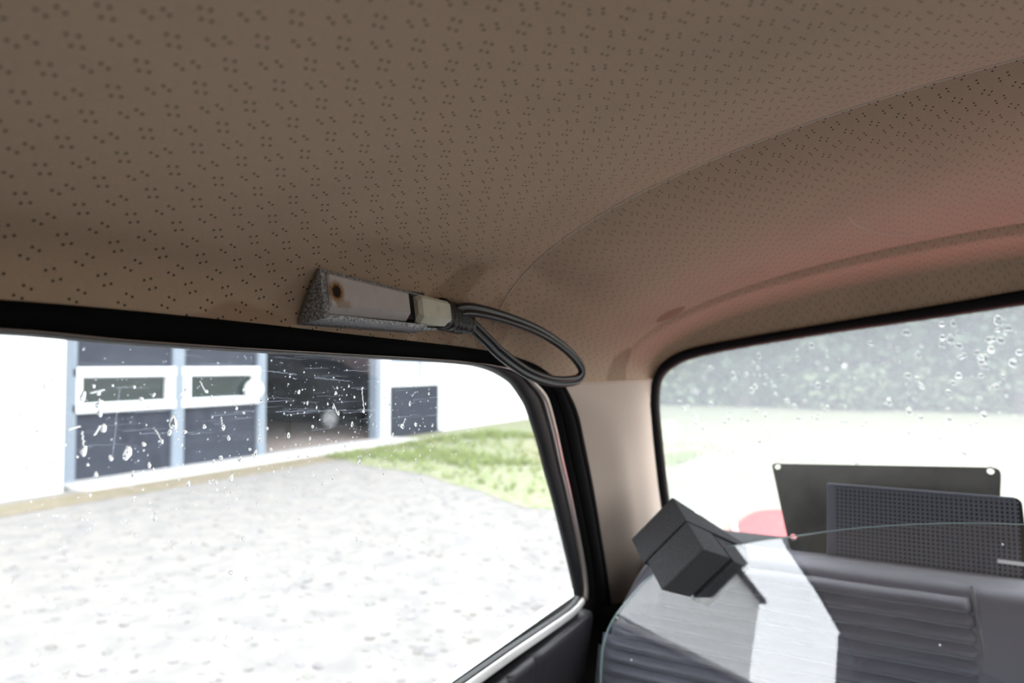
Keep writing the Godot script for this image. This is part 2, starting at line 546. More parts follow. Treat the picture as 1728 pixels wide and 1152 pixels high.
func film_texture() -> ImageTexture:
	# dirt left by rain and wiping: thin film, horizontal scratches, specks; clean runs where drops slid
	var W := 1536
	var H := 640
	var im := Image.create(W, H, false, Image.FORMAT_RGBA8)
	var n := FastNoiseLite.new()
	n.seed = 61
	n.frequency = 0.01
	var col := Color(0.93, 0.95, 1.0)
	for j in H:
		for i in W:
			var streak := n.get_noise_2d(i * 0.12 + 50, j * 9.0)
			var soft := n.get_noise_2d(i * 0.6, j * 0.6 + 777)
			var a: float = 0.022 + 0.018 * streak + 0.012 * soft
			a = clampf(a, 0.004, 0.2)
			im.set_pixel(i, j, Color(col.r, col.g, col.b, a))
	# texture spans r 0.0..0.96 and y 0.02..-0.38
	var px := W / 0.96
	var py := H / 0.40
	for s in [[0.225, -0.032, 0.0035, 0.014], [0.2335, -0.036, 0.0032, 0.013], [0.264, -0.031, 0.003, 0.010], [0.276, -0.029, 0.003, 0.009], [0.246, -0.058, 0.004, 0.008], [0.318, -0.033, 0.003, 0.012], [0.344, -0.046, 0.003, 0.010], [0.42, -0.04, 0.003, 0.009]]:
		var cx: float = s[0] * px
		var cy: float = (0.02 - s[1]) * py
		var rx: float = s[2] * px
		var ry: float = s[3] * py
		for j in range(int(cy - ry), int(cy + ry)):
			for i in range(int(cx - rx), int(cx + rx)):
				var d := Vector2((i - cx - (j - cy) * 0.12) / rx, (j - cy) / ry).length()
				if d < 1.0:
					var c := im.get_pixel(i, j)
					c.a = lerpf(c.a, 0.003, smoothstep(1.0, 0.75, d))
					im.set_pixel(i, j, c)
	var rr := RandomNumberGenerator.new()
	rr.seed = 17
	for k in 1100:
		var x := int(rr.randf_range(0.15, 0.6) * px)
		var y := int((0.02 - rr.randf_range(-0.09, 0.012)) * py)
		var a := rr.randf_range(0.15, 0.7)
		var wd := 1 if rr.randf() < 0.8 else 2
		im.fill_rect(Rect2i(x, y, wd, wd), Color(1, 1, 1, a))
	for k in 120:
		var x := int(rr.randf_range(0.15, 0.55) * px)
		var y := int((0.02 - rr.randf_range(-0.05, 0.012)) * py)
		var L := int(rr.randf_range(8, 70))
		var a := rr.randf_range(0.06, 0.22)
		var sl := rr.randf_range(-0.04, 0.10)
		for q in L:
			var yy := y + int(q * sl)
			if x + q < W and yy > 0 and yy < H:
				var c := im.get_pixel(x + q, yy)
				c.a = minf(0.5, c.a + a * (1.0 - float(q) / L * 0.6))
				im.set_pixel(x + q, yy, c)
	for s in [[0.2195, -0.012, 0.2205, -0.052], [0.285, -0.0005, 0.345, -0.0065], [0.362, -0.009, 0.40, -0.0125], [0.33, -0.032, 0.40, -0.035]]:
		for q in 160:
			var t := q / 160.0
			var x := int(lerpf(s[0], s[2], t) * px)
			var y := int((0.02 - lerpf(s[1], s[3], t)) * py)
			var c := im.get_pixel(x, y)
			c.a = 0.45 * (0.4 + 0.6 * absf(n.get_noise_2d(q * 9.0, s[0] * 9000)))
			im.set_pixel(x, y, c)
	return ImageTexture.create_from_image(im)

# ------------------------------------------------------------------ scene
func _ready() -> void:
	rng.seed = 20
	setup_camera_and_light()
	make_materials()
	build_ceiling()
	build_side(false)
	build_side(true)
	build_pillars()
	build_rear_window()
	build_cabin_shell()
	build_car_body()
	build_door_card()
	build_rear_seat()
	build_lamp()
	build_strap()
	build_glass_sheet()
	build_foam()
	build_speaker()
	build_board()
	build_ground()
	build_building()
	build_forest()

func setup_camera_and_light() -> void:
	var cam := Camera3D.new()
	cam.name = "camera"
	cam.position = V(0, 0, 0)
	cam.rotation = Vector3(atan(40.0 / 1152.0), deg_to_rad(29.5), 0)
	cam.fov = 53.1301
	cam.near = 0.02
	cam.far = 400.0
	var at := CameraAttributesPhysical.new()
	at.frustum_focal_length = 24.0
	at.frustum_focus_distance = 0.51
	at.frustum_near = 0.02
	at.frustum_far = 400.0
	at.exposure_aperture = 6.0
	cam.attributes = at
	add_child(cam)
	cam.current = true
	var sky := ProceduralSkyMaterial.new()      # an even overcast sky
	sky.sky_top_color = Color(0.95, 0.975, 1.0)
	sky.sky_horizon_color = Color(0.98, 0.99, 1.0)
	sky.ground_bottom_color = Color(0.35, 0.35, 0.34)
	sky.ground_horizon_color = Color(0.5, 0.5, 0.5)
	var env := Environment.new()
	env.background_mode = Environment.BG_SKY
	env.sky = Sky.new()
	env.sky.sky_material = sky
	env.tonemap_mode = Environment.TONE_MAPPER_LINEAR
	env.tonemap_exposure = 6.4
	env.sdfgi_enabled = true
	env.ssao_enabled = true
	env.ssil_enabled = true
	var we := WorldEnvironment.new()
	we.name = "overcast_sky"
	we.environment = env
	add_child(we)

# ---- headliner
func build_ceiling() -> void:
	var c := base("ceiling", V(MID, 0.2, 0.4), "beige perforated vinyl headliner sewn across a roof bow", "", "", "structure")
	var across := 120
	var spans := [[-1.05, SEAM_R, 90, "front_panel", 0.0], [SEAM_R, 0.95, 34, "rear_panel", 0.37], [0.95, 1.090, 14, "rear_fold", 0.37], [1.090, 1.134, 8, "window_header", 0.37]]
	for s in spans:
		var rows := []
		var uvs := []
		var uv2 := []
		var v := 0.0
		for i in int(s[2]) + 1:
			var rc: float = lerpf(s[0], s[1], float(i) / s[2])
			var row := []
			for j in across + 1:
				row.append(liner(rc, lerpf(-1, 1, float(j) / across)))
			rows.append(row)
		for i in rows.size():
			if i > 0: v = v + (rows[i][across / 2] - rows[i - 1][across / 2]).length()
			var ur := []
			var u2r := []
			ur.resize(across + 1)
			var acc := 0.0
			ur[across / 2] = 0.0
			for j in range(across / 2 - 1, -1, -1):
				acc += (rows[i][j] - rows[i][j + 1]).length()
				ur[j] = -acc
			acc = 0.0
			for j in range(across / 2 + 1, across + 1):
				acc += (rows[i][j] - rows[i][j - 1]).length()
				ur[j] = acc
			var rc2: float = lerpf(s[0], s[1], float(i) / s[2])
			for j in across + 1:
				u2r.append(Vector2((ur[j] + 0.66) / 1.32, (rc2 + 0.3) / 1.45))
				ur[j] = Vector2(ur[j] / 0.019, (s[0] + v) / 0.0245 + s[4])
			uvs.append(ur)
			uv2.append(u2r)
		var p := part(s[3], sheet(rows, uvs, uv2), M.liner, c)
		p.set_meta("label", {"front_panel": "beige perforated panel over the front of the cabin", "rear_panel": "beige perforated panel behind the sewn seam", "rear_fold": "beige fold running above the rear window", "window_header": "plain beige strip over the rear window rubber"}[s[3]])
	# sewn edge of the front panel at the roof bow
	var path := []
	for j in range(3, 118):
		path.append(liner(SEAM_R, lerpf(-1, 1, j / 120.0)) + Vector3(0, -0.0006, 0.0008))
	part("seam_welt", sweep(path, ring_profile(0.0011, 0.0011, 6), func(_i): return Vector3.UP), M.pillar, c)
	# fine pale hair clinging to the rear panel
	var hp := []
	for i in 17:
		var t := i / 16.0
		hp.append(liner(0.80 + 0.12 * sin(t * 1.45), -0.335 + 0.075 * t * t) + Vector3(0, -0.0009, 0))
	var hair := part("hair", sweep(hp, ring_profile(0.00025, 0.00025, 5), func(_i): return Vector3.UP), M.white_paint, c)
	hair.set_meta("label", "fine pale hair clinging to the rear panel")
	# steel roof over the headliner
	var rows2 := []
	for i in 31:
		var row := []
		for j in 49:
			var q := liner(lerpf(-1.08, 1.134, i / 30.0), lerpf(-1, 1, j / 48.0), 0.022)
			row.append(q + Vector3(0, 0.0, -0.02 * i / 30.0))
		rows2.append(row)
	part("roof_skin", sheet(rows2), M.red, c)

# ---- side window and its frame, both sides of the car
const GLASS := [-0.75, 0.010, -0.4, 0.013, -0.1, 0.0145, 0.157, 0.0153, 0.213, 0.0123, 0.288, 0.0097, 0.396, 0.0068, 0.505, 0.0038, 0.566, 0.0006, 0.6, -0.004, 0.627, -0.0101, 0.652, -0.018, 0.6725, -0.0292, 0.695, -0.0435, 0.711, -0.0583, 0.743, -0.092, 0.775, -0.130, 0.815, -0.175, 0.854, -0.222, 0.89, -0.266, 0.922, -0.306, 0.942, -0.333, 0.950, -0.346]
const BAND := [-0.75, 0.0245, -0.4, 0.0267, -0.1, 0.0285, 0.156, 0.030, 0.2105, 0.0294, 0.285, 0.0273, 0.393, 0.023, 0.51, 0.0187, 0.561, 0.0162, 0.62, 0.012, 0.65, 0.0075, 0.68, 0.002, 0.715, -0.0085, 0.743, -0.0172, 0.757, -0.0225, 0.81, -0.057, 0.85, -0.10, 0.897, -0.154, 0.937, -0.203, 0.975, -0.252, 1.016, -0.303, 1.055, -0.355, 1.09, -0.405]

func hermite(pts: Array, k: int, t: float) -> Vector2:
	var n: int = pts.size()
	var p0: Vector2 = pts[maxi(k - 1, 0)]
	var p1: Vector2 = pts[k]
	var p2: Vector2 = pts[k + 1]
	var p3: Vector2 = pts[mini(k + 2, n - 1)]
	var L := (p2 - p1).length()
	var m1 := (p2 - p0).normalized() * L
	var m2 := (p3 - p1).normalized() * L
	var t2 := t * t
	var t3 := t2 * t
	return p1 * (2 * t3 - 3 * t2 + 1) + m1 * (t3 - 2 * t2 + t) + p2 * (-2 * t3 + 3 * t2) + m2 * (t3 - t2)

func build_side(mirror: bool) -> void:
	var nm := "wall_right" if mirror else "wall_left"
	var w := base(nm, SP(0.3, -0.2, 0, mirror), "black window surround with cream pillar on the side away from the building" if mirror else "black window surround and side of the cabin facing the white building", "", "", "structure")
	var gp := []
	var bp := []
	for i in GLASS.size() / 2:
		gp.append(Vector2(GLASS[2 * i], GLASS[2 * i + 1]))
		bp.append(Vector2(BAND[2 * i], BAND[2 * i + 1]))
	# cross-section of the surround as share of the way from glass to trim and height off the glass
	var n: int = gp.size()
	var sub := 5
	var seal_rows := []
	var strip_rows := []
	var band_rows := []
	for i in (n - 1) * sub + 1:
		var k := mini(i / sub, n - 2)
		var t: float = float(i) / sub - k
		var g := hermite(gp, k, t)
		var b := hermite(bp, k, t)
		var d := b - g
		var L := d.length()
		var dir := d / L
		var wide: float = smoothstep(0.56, 0.72, g.x)
		var a0: float = lerpf(-0.0012, -0.005, wide)
		var a1: float = lerpf(0.0004, 0.017, wide)      # end of the glass seal
		var a2: float = a1 + lerpf(0.0011, 0.0085, wide) # end of the bright strip
		var row := []
		for q in [[a0, -0.004], [a0, 0.002], [0.0, 0.0045], [a1 * 0.5, 0.006], [a1, 0.0045], [a1, -0.004]]:
			var p: Vector2 = g + dir * q[0]
			row.append(SP(p.x, p.y, q[1], mirror))
		seal_rows.append(row)
		row = []
		var hs: float = lerpf(0.0055, 0.010, wide)
		for q in [[a1, -0.004], [a1, hs - 0.001], [lerpf(a1, a2, 0.2), hs], [lerpf(a1, a2, 0.8), hs], [a2, hs - 0.001], [a2, -0.004]]:
			var p: Vector2 = g + dir * q[0]
			row.append(SP(p.x, p.y, q[1], mirror))
		strip_rows.append(row)
		row = []
		var wall := 0.004
		var rest := L - a2
		var prof := [[0.0, -0.004], [0.0, 0.006], [0.03, 0.008], [0.16, 0.013], [0.20, 0.0125], [0.22, 0.006], [0.24, 0.006], [0.27, 0.014], [0.45, 0.018], [0.62, 0.017], [0.645, 0.0135], [0.66, 0.0135], [0.69, 0.0175], [0.86, 0.016], [0.97, 0.010], [1.0, 0.001], [1.0, -0.012]]
		for q in prof:
			var hh: float = lerpf(minf(q[1], 0.002 + 0.003 * sin(PI * q[0])), q[1], wide)
			var p: Vector2 = g + dir * (a2 + rest * q[0])
			row.append(SP(p.x, p.y, hh, mirror))
		band_rows.append(row)
	part("window_surround", sheet(band_rows), M.band, w)
	# cabin side ahead of the window
	part("front_pillar", front_pillar(mirror), M.dark_trim, w)
	# lower cabin side down to the floor
	var rows := []
	for i in 7:
		var y: float = lerpf(-0.372, -0.98, i / 6.0)
		var row := []
		for j in 13:
			row.append(SP(lerpf(-1.06, 1.32, j / 12.0), y, -0.006, mirror))
		rows.append(row)
	part("lower_panel", sheet(rows), M.dark_trim, w)

	# the window itself
	var win := base("window_2" if mirror else "window_1", SP(0.3, -0.2, 0, mirror), "side window on the cabin side away from the building" if mirror else "rain-spotted side window looking out at the white building", "", "", "structure")
	part("rubber_seal", sheet(seal_rows), M.seal, win)
	part("bright_strip", sheet(strip_rows), M.bright_strip, win)
	var outline := []
	for p in gp: outline.append(p)
	for p in [[0.948, -0.353], [0.93, -0.3555], [0.88, -0.3555], [0.747, -0.350], [0.64, -0.348], [0.3, -0.347], [-0.2, -0.347], [-0.78, -0.347], [-0.85, -0.34], [-0.875, -0.30], [-0.87, -0.18], [-0.85, -0.06], [-0.81, -0.005]]:
		outline.append(Vector2(p[0], p[1]))
	var cen := Vector2(0.1, -0.17)
	for face in 2:
		var prow := []
		for k in 3:
			var row := []
			for i in outline.size() + 1:
				var p: Vector2 = cen + (outline[i % outline.size()] - cen) * (k / 2.0) * 1.01
				row.append(SP(p.x, p.y, -0.004 * face, mirror))
			prow.append(row)
		part("pane", sheet(prow), M.glass, win)
	# belt: seal, chrome strip and the dark gap under it
	belt(win, mirror)
	if mirror: return
	# dirt film on the outside of the glass
	var frow := []
	var fuv := []
	for i in 9:
		var row := []
		var ur := []
		var y: float = lerpf(0.012, -0.346, i / 8.0)
		var rmax: float = 0.56 if y > 0.0 else interp(-y, [0.0, 0.0101, 0.0583, 0.13, 0.222, 0.306, 0.346], [0.566, 0.627, 0.711, 0.775, 0.854, 0.922, 0.945])
		for j in 17:
			var r: float = lerpf(0.02, rmax, j / 16.0)
			row.append(SP(r, y, -0.0052))
			ur.append(Vector2(r / 0.96, (0.02 - y) / 0.40))
		frow.append(row)
		fuv.append(ur)
	var fm := part("dirt_film", sheet(frow, fuv), M.film, win)
	fm.set_meta("kind", "stuff")
	side_drops(win)

func front_pillar(mirror: bool) -> ArrayMesh:
	var rows := []
	for i in 9:
		var y: float = lerpf(0.03, -0.38, i / 8.0)
		var r1: float = interp(-y, [-0.03, -0.01, 0.005, 0.06, 0.18, 0.30, 0.38], [-0.74, -0.745, -0.80, -0.842, -0.862, -0.866, -0.80])
		var row := []
		for j in 5: row.append(SP(lerpf(-1.06, r1, j / 4.0), y, 0.003, mirror))
		rows.append(row)
	return sheet(rows)

func belt(win: Node3D, mirror: bool) -> void:
	# along the lower edge of the glass, rear to front
	var line := [[0.962, -0.349], [0.945, -0.3555], [0.92, -0.3575], [0.88, -0.3568], [0.747, -0.3518], [0.64, -0.3498], [0.3, -0.3488], [-0.2, -0.3488], [-0.86, -0.3488]]
	var a := []
	var b := []
	var c := []
	for p in line:
		var row := []
		for q in [[0.0012, -0.005], [0.0012, 0.001], [0.0, 0.003], [-0.001, 0.003], [-0.002, -0.005]]:
			row.append(SP(p[0], p[1] + q[0], q[1], mirror))
		a.append(row)
		row = []
		for q in [[-0.0008, -0.005], [-0.0008, 0.0030], [-0.0022, 0.0062], [-0.0085, 0.0098], [-0.0105, 0.0095], [-0.0110, -0.005]]:
			row.append(SP(p[0], p[1] + q[0], q[1], mirror))
		b.append(row)
		row = []
		for q in [[-0.0105, 0.004], [-0.018, 0.003], [-0.034, 0.002]]:
			row.append(SP(p[0], p[1] + q[0], q[1], mirror))
		c.append(row)
	part("belt_seal", sheet(a), M.seal, win)
	part("chrome_belt_strip", sheet(b), M.belt_metal, win)
	part("belt_gap", sheet(c), M.band, win)

# raindrop: a lens of water resting on the outer face, long axis down
func drop_mesh(stretch: float, skew: float, sd: int, bulge := 0.45) -> ArrayMesh:
	var rr := RandomNumberGenerator.new()
	rr.seed = sd
	var rows := []
	var ph := rr.randf() * TAU
	for i in 6:
		var th: float = (1.0 - i / 5.0) * PI / 2
		var row := []
		for j in 13:
			var a := TAU * j / 12.0
			var rad: float = sin(th) * (1.0 + 0.16 * sin(2 * a + ph) + 0.08 * sin(3 * a + ph * 2))
			var y := sin(a) * rad * stretch
			if y > 0: y *= 1.0 + skew
			var x := cos(a) * rad * (1.0 - 0.35 * clampf(sin(a), 0, 1) * skew)
			row.append(Vector3(-cos(th) * bulge, y, x))
		row[12] = row[0]
		rows.append(row)
	var back := []
	for j in 13: back.append(Vector3(0, 0, 0))
	rows.push_front(back)
	return sheet(rows, [], [], true)

func side_drops(win: Node3D) -> void:
	var D := [0.209,-0.021,3,0.21,-0.026,2,0.213,-0.034,3,0.228,-0.05,3,0.237,-0.045,2,0.228,-0.046,2,0.219,-0.051,2,0.233,-0.062,2,0.204,-0.046,2,0.212,-0.059,2,0.201,-0.048,1,0.232,-0.019,2,0.239,-0.017,2,0.273,-0.016,2,0.259,-0.015,2,0.254,-0.035,3,0.252,-0.04,2,0.256,-0.039,1,0.258,-0.044,1,0.261,-0.048,1,0.262,-0.04,2,0.275,-0.038,2,0.289,-0.04,2,0.294,-0.047,2,0.297,-0.028,2,0.303,-0.031,1,0.29,-0.059,2,0.285,-0.061,2,0.305,-0.062,3,0.312,-0.056,2,0.317,-0.06,2,0.3,-0.074,2,0.289,-0.075,2,0.284,-0.074,2,0.306,-0.08,1,0.319,-0.051,2,0.324,-0.043,2,0.263,-0.06,1,0.242,-0.058,2,0.248,-0.045,1,0.3,-0.016,1,0.208,-0.015,2,0.2,-0.017,2,0.205,-0.011,1,0.215,-0.011,1,0.227,-0.012,1,0.207,-0.053,1,0.348,-0.019,2,0.362,-0.018,1,0.385,-0.021,2,0.39,-0.026,1,0.406,-0.025,2,0.414,-0.018,1,0.316,-0.024,1,0.321,-0.023,1,0.344,-0.05,2,0.366,-0.045,2,0.408,-0.047,2,0.391,-0.037,2,0.378,-0.029,1,0.384,-0.032,1,0.419,-0.037,2,0.42,-0.031,1,0.442,-0.027,1,0.45,-0.033,1,0.478,-0.034,2,0.483,-0.024,1,0.504,-0.026,2,0.472,-0.053,3,0.491,-0.053,3,0.497,-0.058,1,0.483,-0.056,1,0.517,-0.056,2,0.461,-0.06,2,0.376,-0.06,2,0.352,-0.057,1,0.365,-0.054,1,0.33,-0.058,2,0.316,-0.061,2,0.402,-0.068,1,0.365,-0.067,1,0.356,-0.066,1,0.423,-0.079,2,0.438,-0.05,1,0.433,-0.049,1,0.527,-0.062,1,0.566,-0.054,1,0.652,-0.066,1,0.673,-0.068,1,0.394,-0.087,2,0.355,-0.089,2,0.324,-0.095,1,0.493,-0.104,2,0.513,-0.108,2,0.5,-0.088,1,0.526,-0.092,1,0.455,-0.092,1,0.555,-0.033,1,0.526,-0.028,1,0.185,-0.008,2,0.182,-0.011,2,0.173,-0.025,2,0.181,-0.033,2,0.171,-0.043,2,0.178,-0.051,2,0.19,-0.05,1,0.25,-0.09,2,0.212,-0.088,1,0.269,-0.073,2,0.235,-0.077,1,0.263,-0.107,1,0.264,-0.111,1,0.277,-0.111,1,0.317,-0.118,2,0.31,-0.139,2,0.324,-0.147,2,0.433,-0.144,2,0.44,-0.149,2,0.494,-0.164,1,0.268,-0.156,1,0.209,-0.11,1,0.314,-0.185,1,0.337,-0.194,1]
	var shapes := []
	for k in 8: shapes.append(drop_mesh([1.0, 1.25, 0.8, 1.5, 1.0, 1.15, 0.75, 1.3][k], [0.2, 0.6, 0.1, 0.9, 0.4, 0.0, 0.3, 0.7][k], 100 + k))
	var rr := RandomNumberGenerator.new()
	rr.seed = 33
	for i in D.size() / 3:
		var size: float = [0.0, 0.0008, 0.0013, 0.0021][int(D[i * 3 + 2])] * rr.randf_range(0.85, 1.2)
		var o := put("raindrop", shapes[rr.randi() % 8], M.water, win, SP(D[i * 3], D[i * 3 + 1], -0.0041) - win.global_position)
		o.basis = Basis.from_euler(Vector3(rr.randf_range(-0.4, 0.4), 0, 0)).scaled(Vector3.ONE * size)
	for i in 110:
		var r: float = 0.17 + 0.42 * rr.randf()
		var y: float = -0.006 - 0.085 * pow(rr.randf(), 0.8) - 0.03 * rr.randf()
		var o := put("raindrop", shapes[rr.randi() % 8], M.water, win, SP(r, y, -0.0041) - win.global_position)
		o.basis = Basis.from_euler(Vector3(rr.randf_range(-0.5, 0.5), 0, 0)).scaled(Vector3.ONE * rr.randf_range(0.0004, 0.0009))
	# runs left by drops that slid
	var runs := [[[0.2019, -0.0345], [0.2027, -0.0384], [0.2043, -0.0454]], [[0.3158, -0.0355], [0.3174, -0.0414], [0.3186, -0.0497]], [[0.243, -0.0372], [0.2457, -0.0407], [0.2481, -0.0452]], [[0.2679, -0.0095], [0.2705, -0.014], [0.2726, -0.016]], [[0.2039, -0.0146], [0.2075, -0.0136], [0.2112, -0.013]], [[0.195, -0.0332], [0.1981, -0.0323], [0.2012, -0.0318]], [[0.293, -0.0215], [0.2952, -0.0248], [0.2973, -0.0277]], [[0.2862, -0.0326], [0.2873, -0.0363], [0.2884, -0.04]], [[0.2557, -0.0178], [0.2581, -0.0149], [0.2618, -0.0146]], [[0.2085, -0.0374], [0.2102, -0.0352], [0.2109, -0.0322]], [[0.413, -0.018], [0.416, -0.026], [0.4195, -0.036]], [[0.384, -0.029], [0.387, -0.033], [0.390, -0.037]], [[0.4745, -0.046], [0.474, -0.050], [0.472, -0.053]]]
	for k in runs.size():
		var path := []
		for i in 13:
			var t := i / 12.0
			var a := Vector2(runs[k][0][0], runs[k][0][1])
			var m := Vector2(runs[k][1][0], runs[k][1][1])
			var b := Vector2(runs[k][2][0], runs[k][2][1])
			var p := a.lerp(m, t).lerp(m.lerp(b, t), t)
			p.x += 0.0004 * sin(i * 2.1 + k)
			path.append(SP(p.x, p.y, -0.0043))
		part("water_run", sweep(path, ring_profile(0.00028, 0.00045, 7), func(_i): return Vector3.RIGHT), M.water, win)

# ---- rear pillars
const REAR_OUT := [0.18, 0.1018, 0.148, 0.1005, 0.0623, 0.0866, -0.0883, 0.0627, -0.2109, 0.0411, -0.2871, 0.0241, -0.3231, 0.0037, -0.3411, -0.0227, -0.3511, -0.0615, -0.3559, -0.1219, -0.3605, -0.2069, -0.362, -0.27, -0.352, -0.303, -0.32, -0.3165, -0.2, -0.3185, 0.0, -0.3175, 0.18, -0.3165]
const REAR_IN := [0.18, 0.0852, 0.1492, 0.0838, 0.0624, 0.0712, -0.089, 0.0497, -0.2123, 0.0285, -0.2803, 0.013, -0.3114, -0.0019, -0.3311, -0.0227, -0.341, -0.0615, -0.3455, -0.1219, -0.3505, -0.2178, -0.350, -0.265, -0.340, -0.291, -0.315, -0.3025, -0.2, -0.3045, 0.0, -0.3035, 0.18, -0.302]

func build_pillars() -> void:
	for mirror in [false, true]:
		var w: Node3D = get_node("wall_right" if mirror else "wall_left")
		var rows := []
		var uvs := []
		var n := 28
		var m := 18
		for i in n + 1:
			var y: float = lerpf(-0.0225, -0.40, float(i) / n)
			# rear edge of the black surround at this height
			var ra: float = interp(-y, [0.0225, 0.057, 0.10, 0.154, 0.203, 0.252, 0.303, 0.355, 0.405], [0.757, 0.81, 0.85, 0.897, 0.937, 0.975, 1.016, 1.055, 1.09])
			var xb: float = interp(-y, [0.0227, 0.0615, 0.1219, 0.2069, 0.27, 0.303, 0.41], [-0.3411, -0.3511, -0.3559, -0.3605, -0.362, -0.356, -0.345])
			var a := SP(ra, y, 0.002)
			var b := RP(xb, y, 0.0)
			var row := []
			var ur := []
			for j in m + 1:
				var t := float(j) / m
				var p: Vector3 = a.lerp(b, t)
				# padded: swells out of the line and turns in at the rear window
				p.x += 0.024 * sin(PI * t) * smoothstep(0.0, 0.12, i / float(n)) - 0.0
				p.x += 0.004 * exp(-pow((t - 0.30) / 0.10, 2)) * smoothstep(0.05, 0.3, i / float(n))
				if mirror: p.x = 2 * MID - p.x
				row.append(p)
				ur.append(Vector2(t, float(i) / n))
			rows.append(row)
			uvs.append(ur)
		var o := part("pillar_trim", sheet(rows, uvs, uvs), M.pillar, w)
		o.set_meta("label", "cream vinyl covering of the rear pillar")
		# lapped upper edge of the covering
		var path := []
		for j in 25:
			var t: float = j / 24.0
			path.append(rows[0][int(t * m)].lerp(rows[0][mini(int(t * m) + 1, m)], t * m - int(t * m)) + Vector3(0, -0.001, 0))
		part("pillar_hem", sweep(path, ring_profile(0.0016, 0.0010, 6), func(_i): return Vector3.UP), M.pillar, w)

# ---- rear window
func build_rear_window() -> void:
	var win := base("window_3", V(MID, -0.1, 1.2), "wet misted rear window looking out at the field and trees", "", "", "structure")
	var inn := []
	var out := []
	for i in REAR_IN.size() / 2:
		inn.append(Vector2(REAR_IN[2 * i], REAR_IN[2 * i + 1]))
		out.append(Vector2(REAR_OUT[2 * i], REAR_OUT[2 * i + 1]))
	for i in range(REAR_IN.size() / 2 - 2, 0, -1):
		inn.append(Vector2(2 * MID - REAR_IN[2 * i], REAR_IN[2 * i + 1]))
		out.append(Vector2(2 * MID - REAR_OUT[2 * i], REAR_OUT[2 * i + 1]))
	var n: int = inn.size()
	var rows := []
	var ring := []
	for i in n * 4:
		var k := i / 4
		var t := (i % 4) / 4.0
		var a: Vector2 = inn[k].cubic_interpolate(inn[(k + 1) % n], inn[(k - 1 + n) % n], inn[(k + 2) % n], t)
		var b: Vector2 = out[k].cubic_interpolate(out[(k + 1) % n], out[(k - 1 + n) % n], out[(k + 2) % n], t)
		ring.append(a)
		var row := []
		for q in [[-0.12, -0.006], [-0.10, 0.004], [0.1, 0.007], [0.45, 0.0095], [0.8, 0.0085], [1.0, 0.004], [1.05, -0.008]]:
			var p: Vector2 = a.lerp(b, q[0])
			row.append(RP(p.x, p.y, q[1]))
		rows.append(row)
	rows.append(rows[0])
	part("rubber_gasket", sheet(rows), M.gasket, win)
	var cen := Vector2(MID, -0.11)
	for face in 2:
		var prow := []
		for k in 9:
			var row := []
			for i in ring.size() + 1:
				var p: Vector2 = cen + (ring[i % ring.size()] - cen) * (k / 8.0) * 1.01
				row.append(RP(p.x, p.y, -0.0045 * face))
			prow.append(row)
		part("pane", sheet(prow), M.glass if face == 0 else M.wet_glass, win)
	# rain on the outside
	var shapes := []
	for k in 6: shapes.append(drop_mesh([1.0, 1.3, 0.8, 1.6, 1.1, 0.9][k], [0.2, 0.5, 0.1, 0.8, 0.3, 0.0][k], 300 + k, 0.2 if k % 2 == 0 else 0.33))
	var rr := RandomNumberGenerator.new()
	rr.seed = 71
	var made := 0
	while made < 220:
		var x := rr.randf_range(-0.33, 0.22)
		var y: float = 0.075 - 0.26 * pow(rr.randf(), 1.7)
		if y > interp(x, [-0.35, -0.31, -0.2, 0.06, 0.22], [-0.05, -0.02, 0.018, 0.06, 0.075]): continue
		var o := put("raindrop", shapes[rr.randi() % 6], M.water, win, RP(x, y, -0.0047) - win.global_position)
		var size := rr.randf_range(0.0014, 0.0040) * (1.3 if x > 0.0 and y > -0.02 else 1.0)
		o.basis = Basis.from_euler(Vector3(-0.48, 0, 0)) * Basis.from_euler(Vector3(0, PI / 2, 0)).scaled(Vector3.ONE * size)
		made += 1

# ---- the rest of the cabin
func build_cabin_shell() -> void:
	var fl := base("floor", V(MID, -0.98, 0), "black carpeted cabin floor", "", "", "structure")
	part("carpet", car_box(-0.53, 0.89, -1.02, -0.98, -1.1, 1.15), M.carpet, fl)
	var fr := base("added_front_blocker", V(MID, -0.4, -1.07), "added dark panel keeping light out at the unseen front of the cabin", "", "", "structure")
	part("bulkhead", car_box(-0.56, 0.92, -1.02, 0.2, -1.12, -1.065), M.dark_trim, fr)  # unseen panel added in place of a windscreen, blocks light from the front
	var sh := base("wall_rear", V(MID, -0.34, 1.15), "black parcel shelf and bulkhead behind the rear seat", "", "", "structure")
	part("parcel_shelf", car_box(-0.40, 0.76, -0.31, -0.288, 1.10, 1.235, 0.004), M.shelf, sh)
	part("rear_ledge", car_box(-0.45, 0.81, -0.345, -0.318, 1.10, 1.335, 0.004), M.shelf, sh)
	part("bulkhead", car_box(-0.455, 0.815, -1.0, -0.312, 1.16, 1.19), M.shelf, sh)

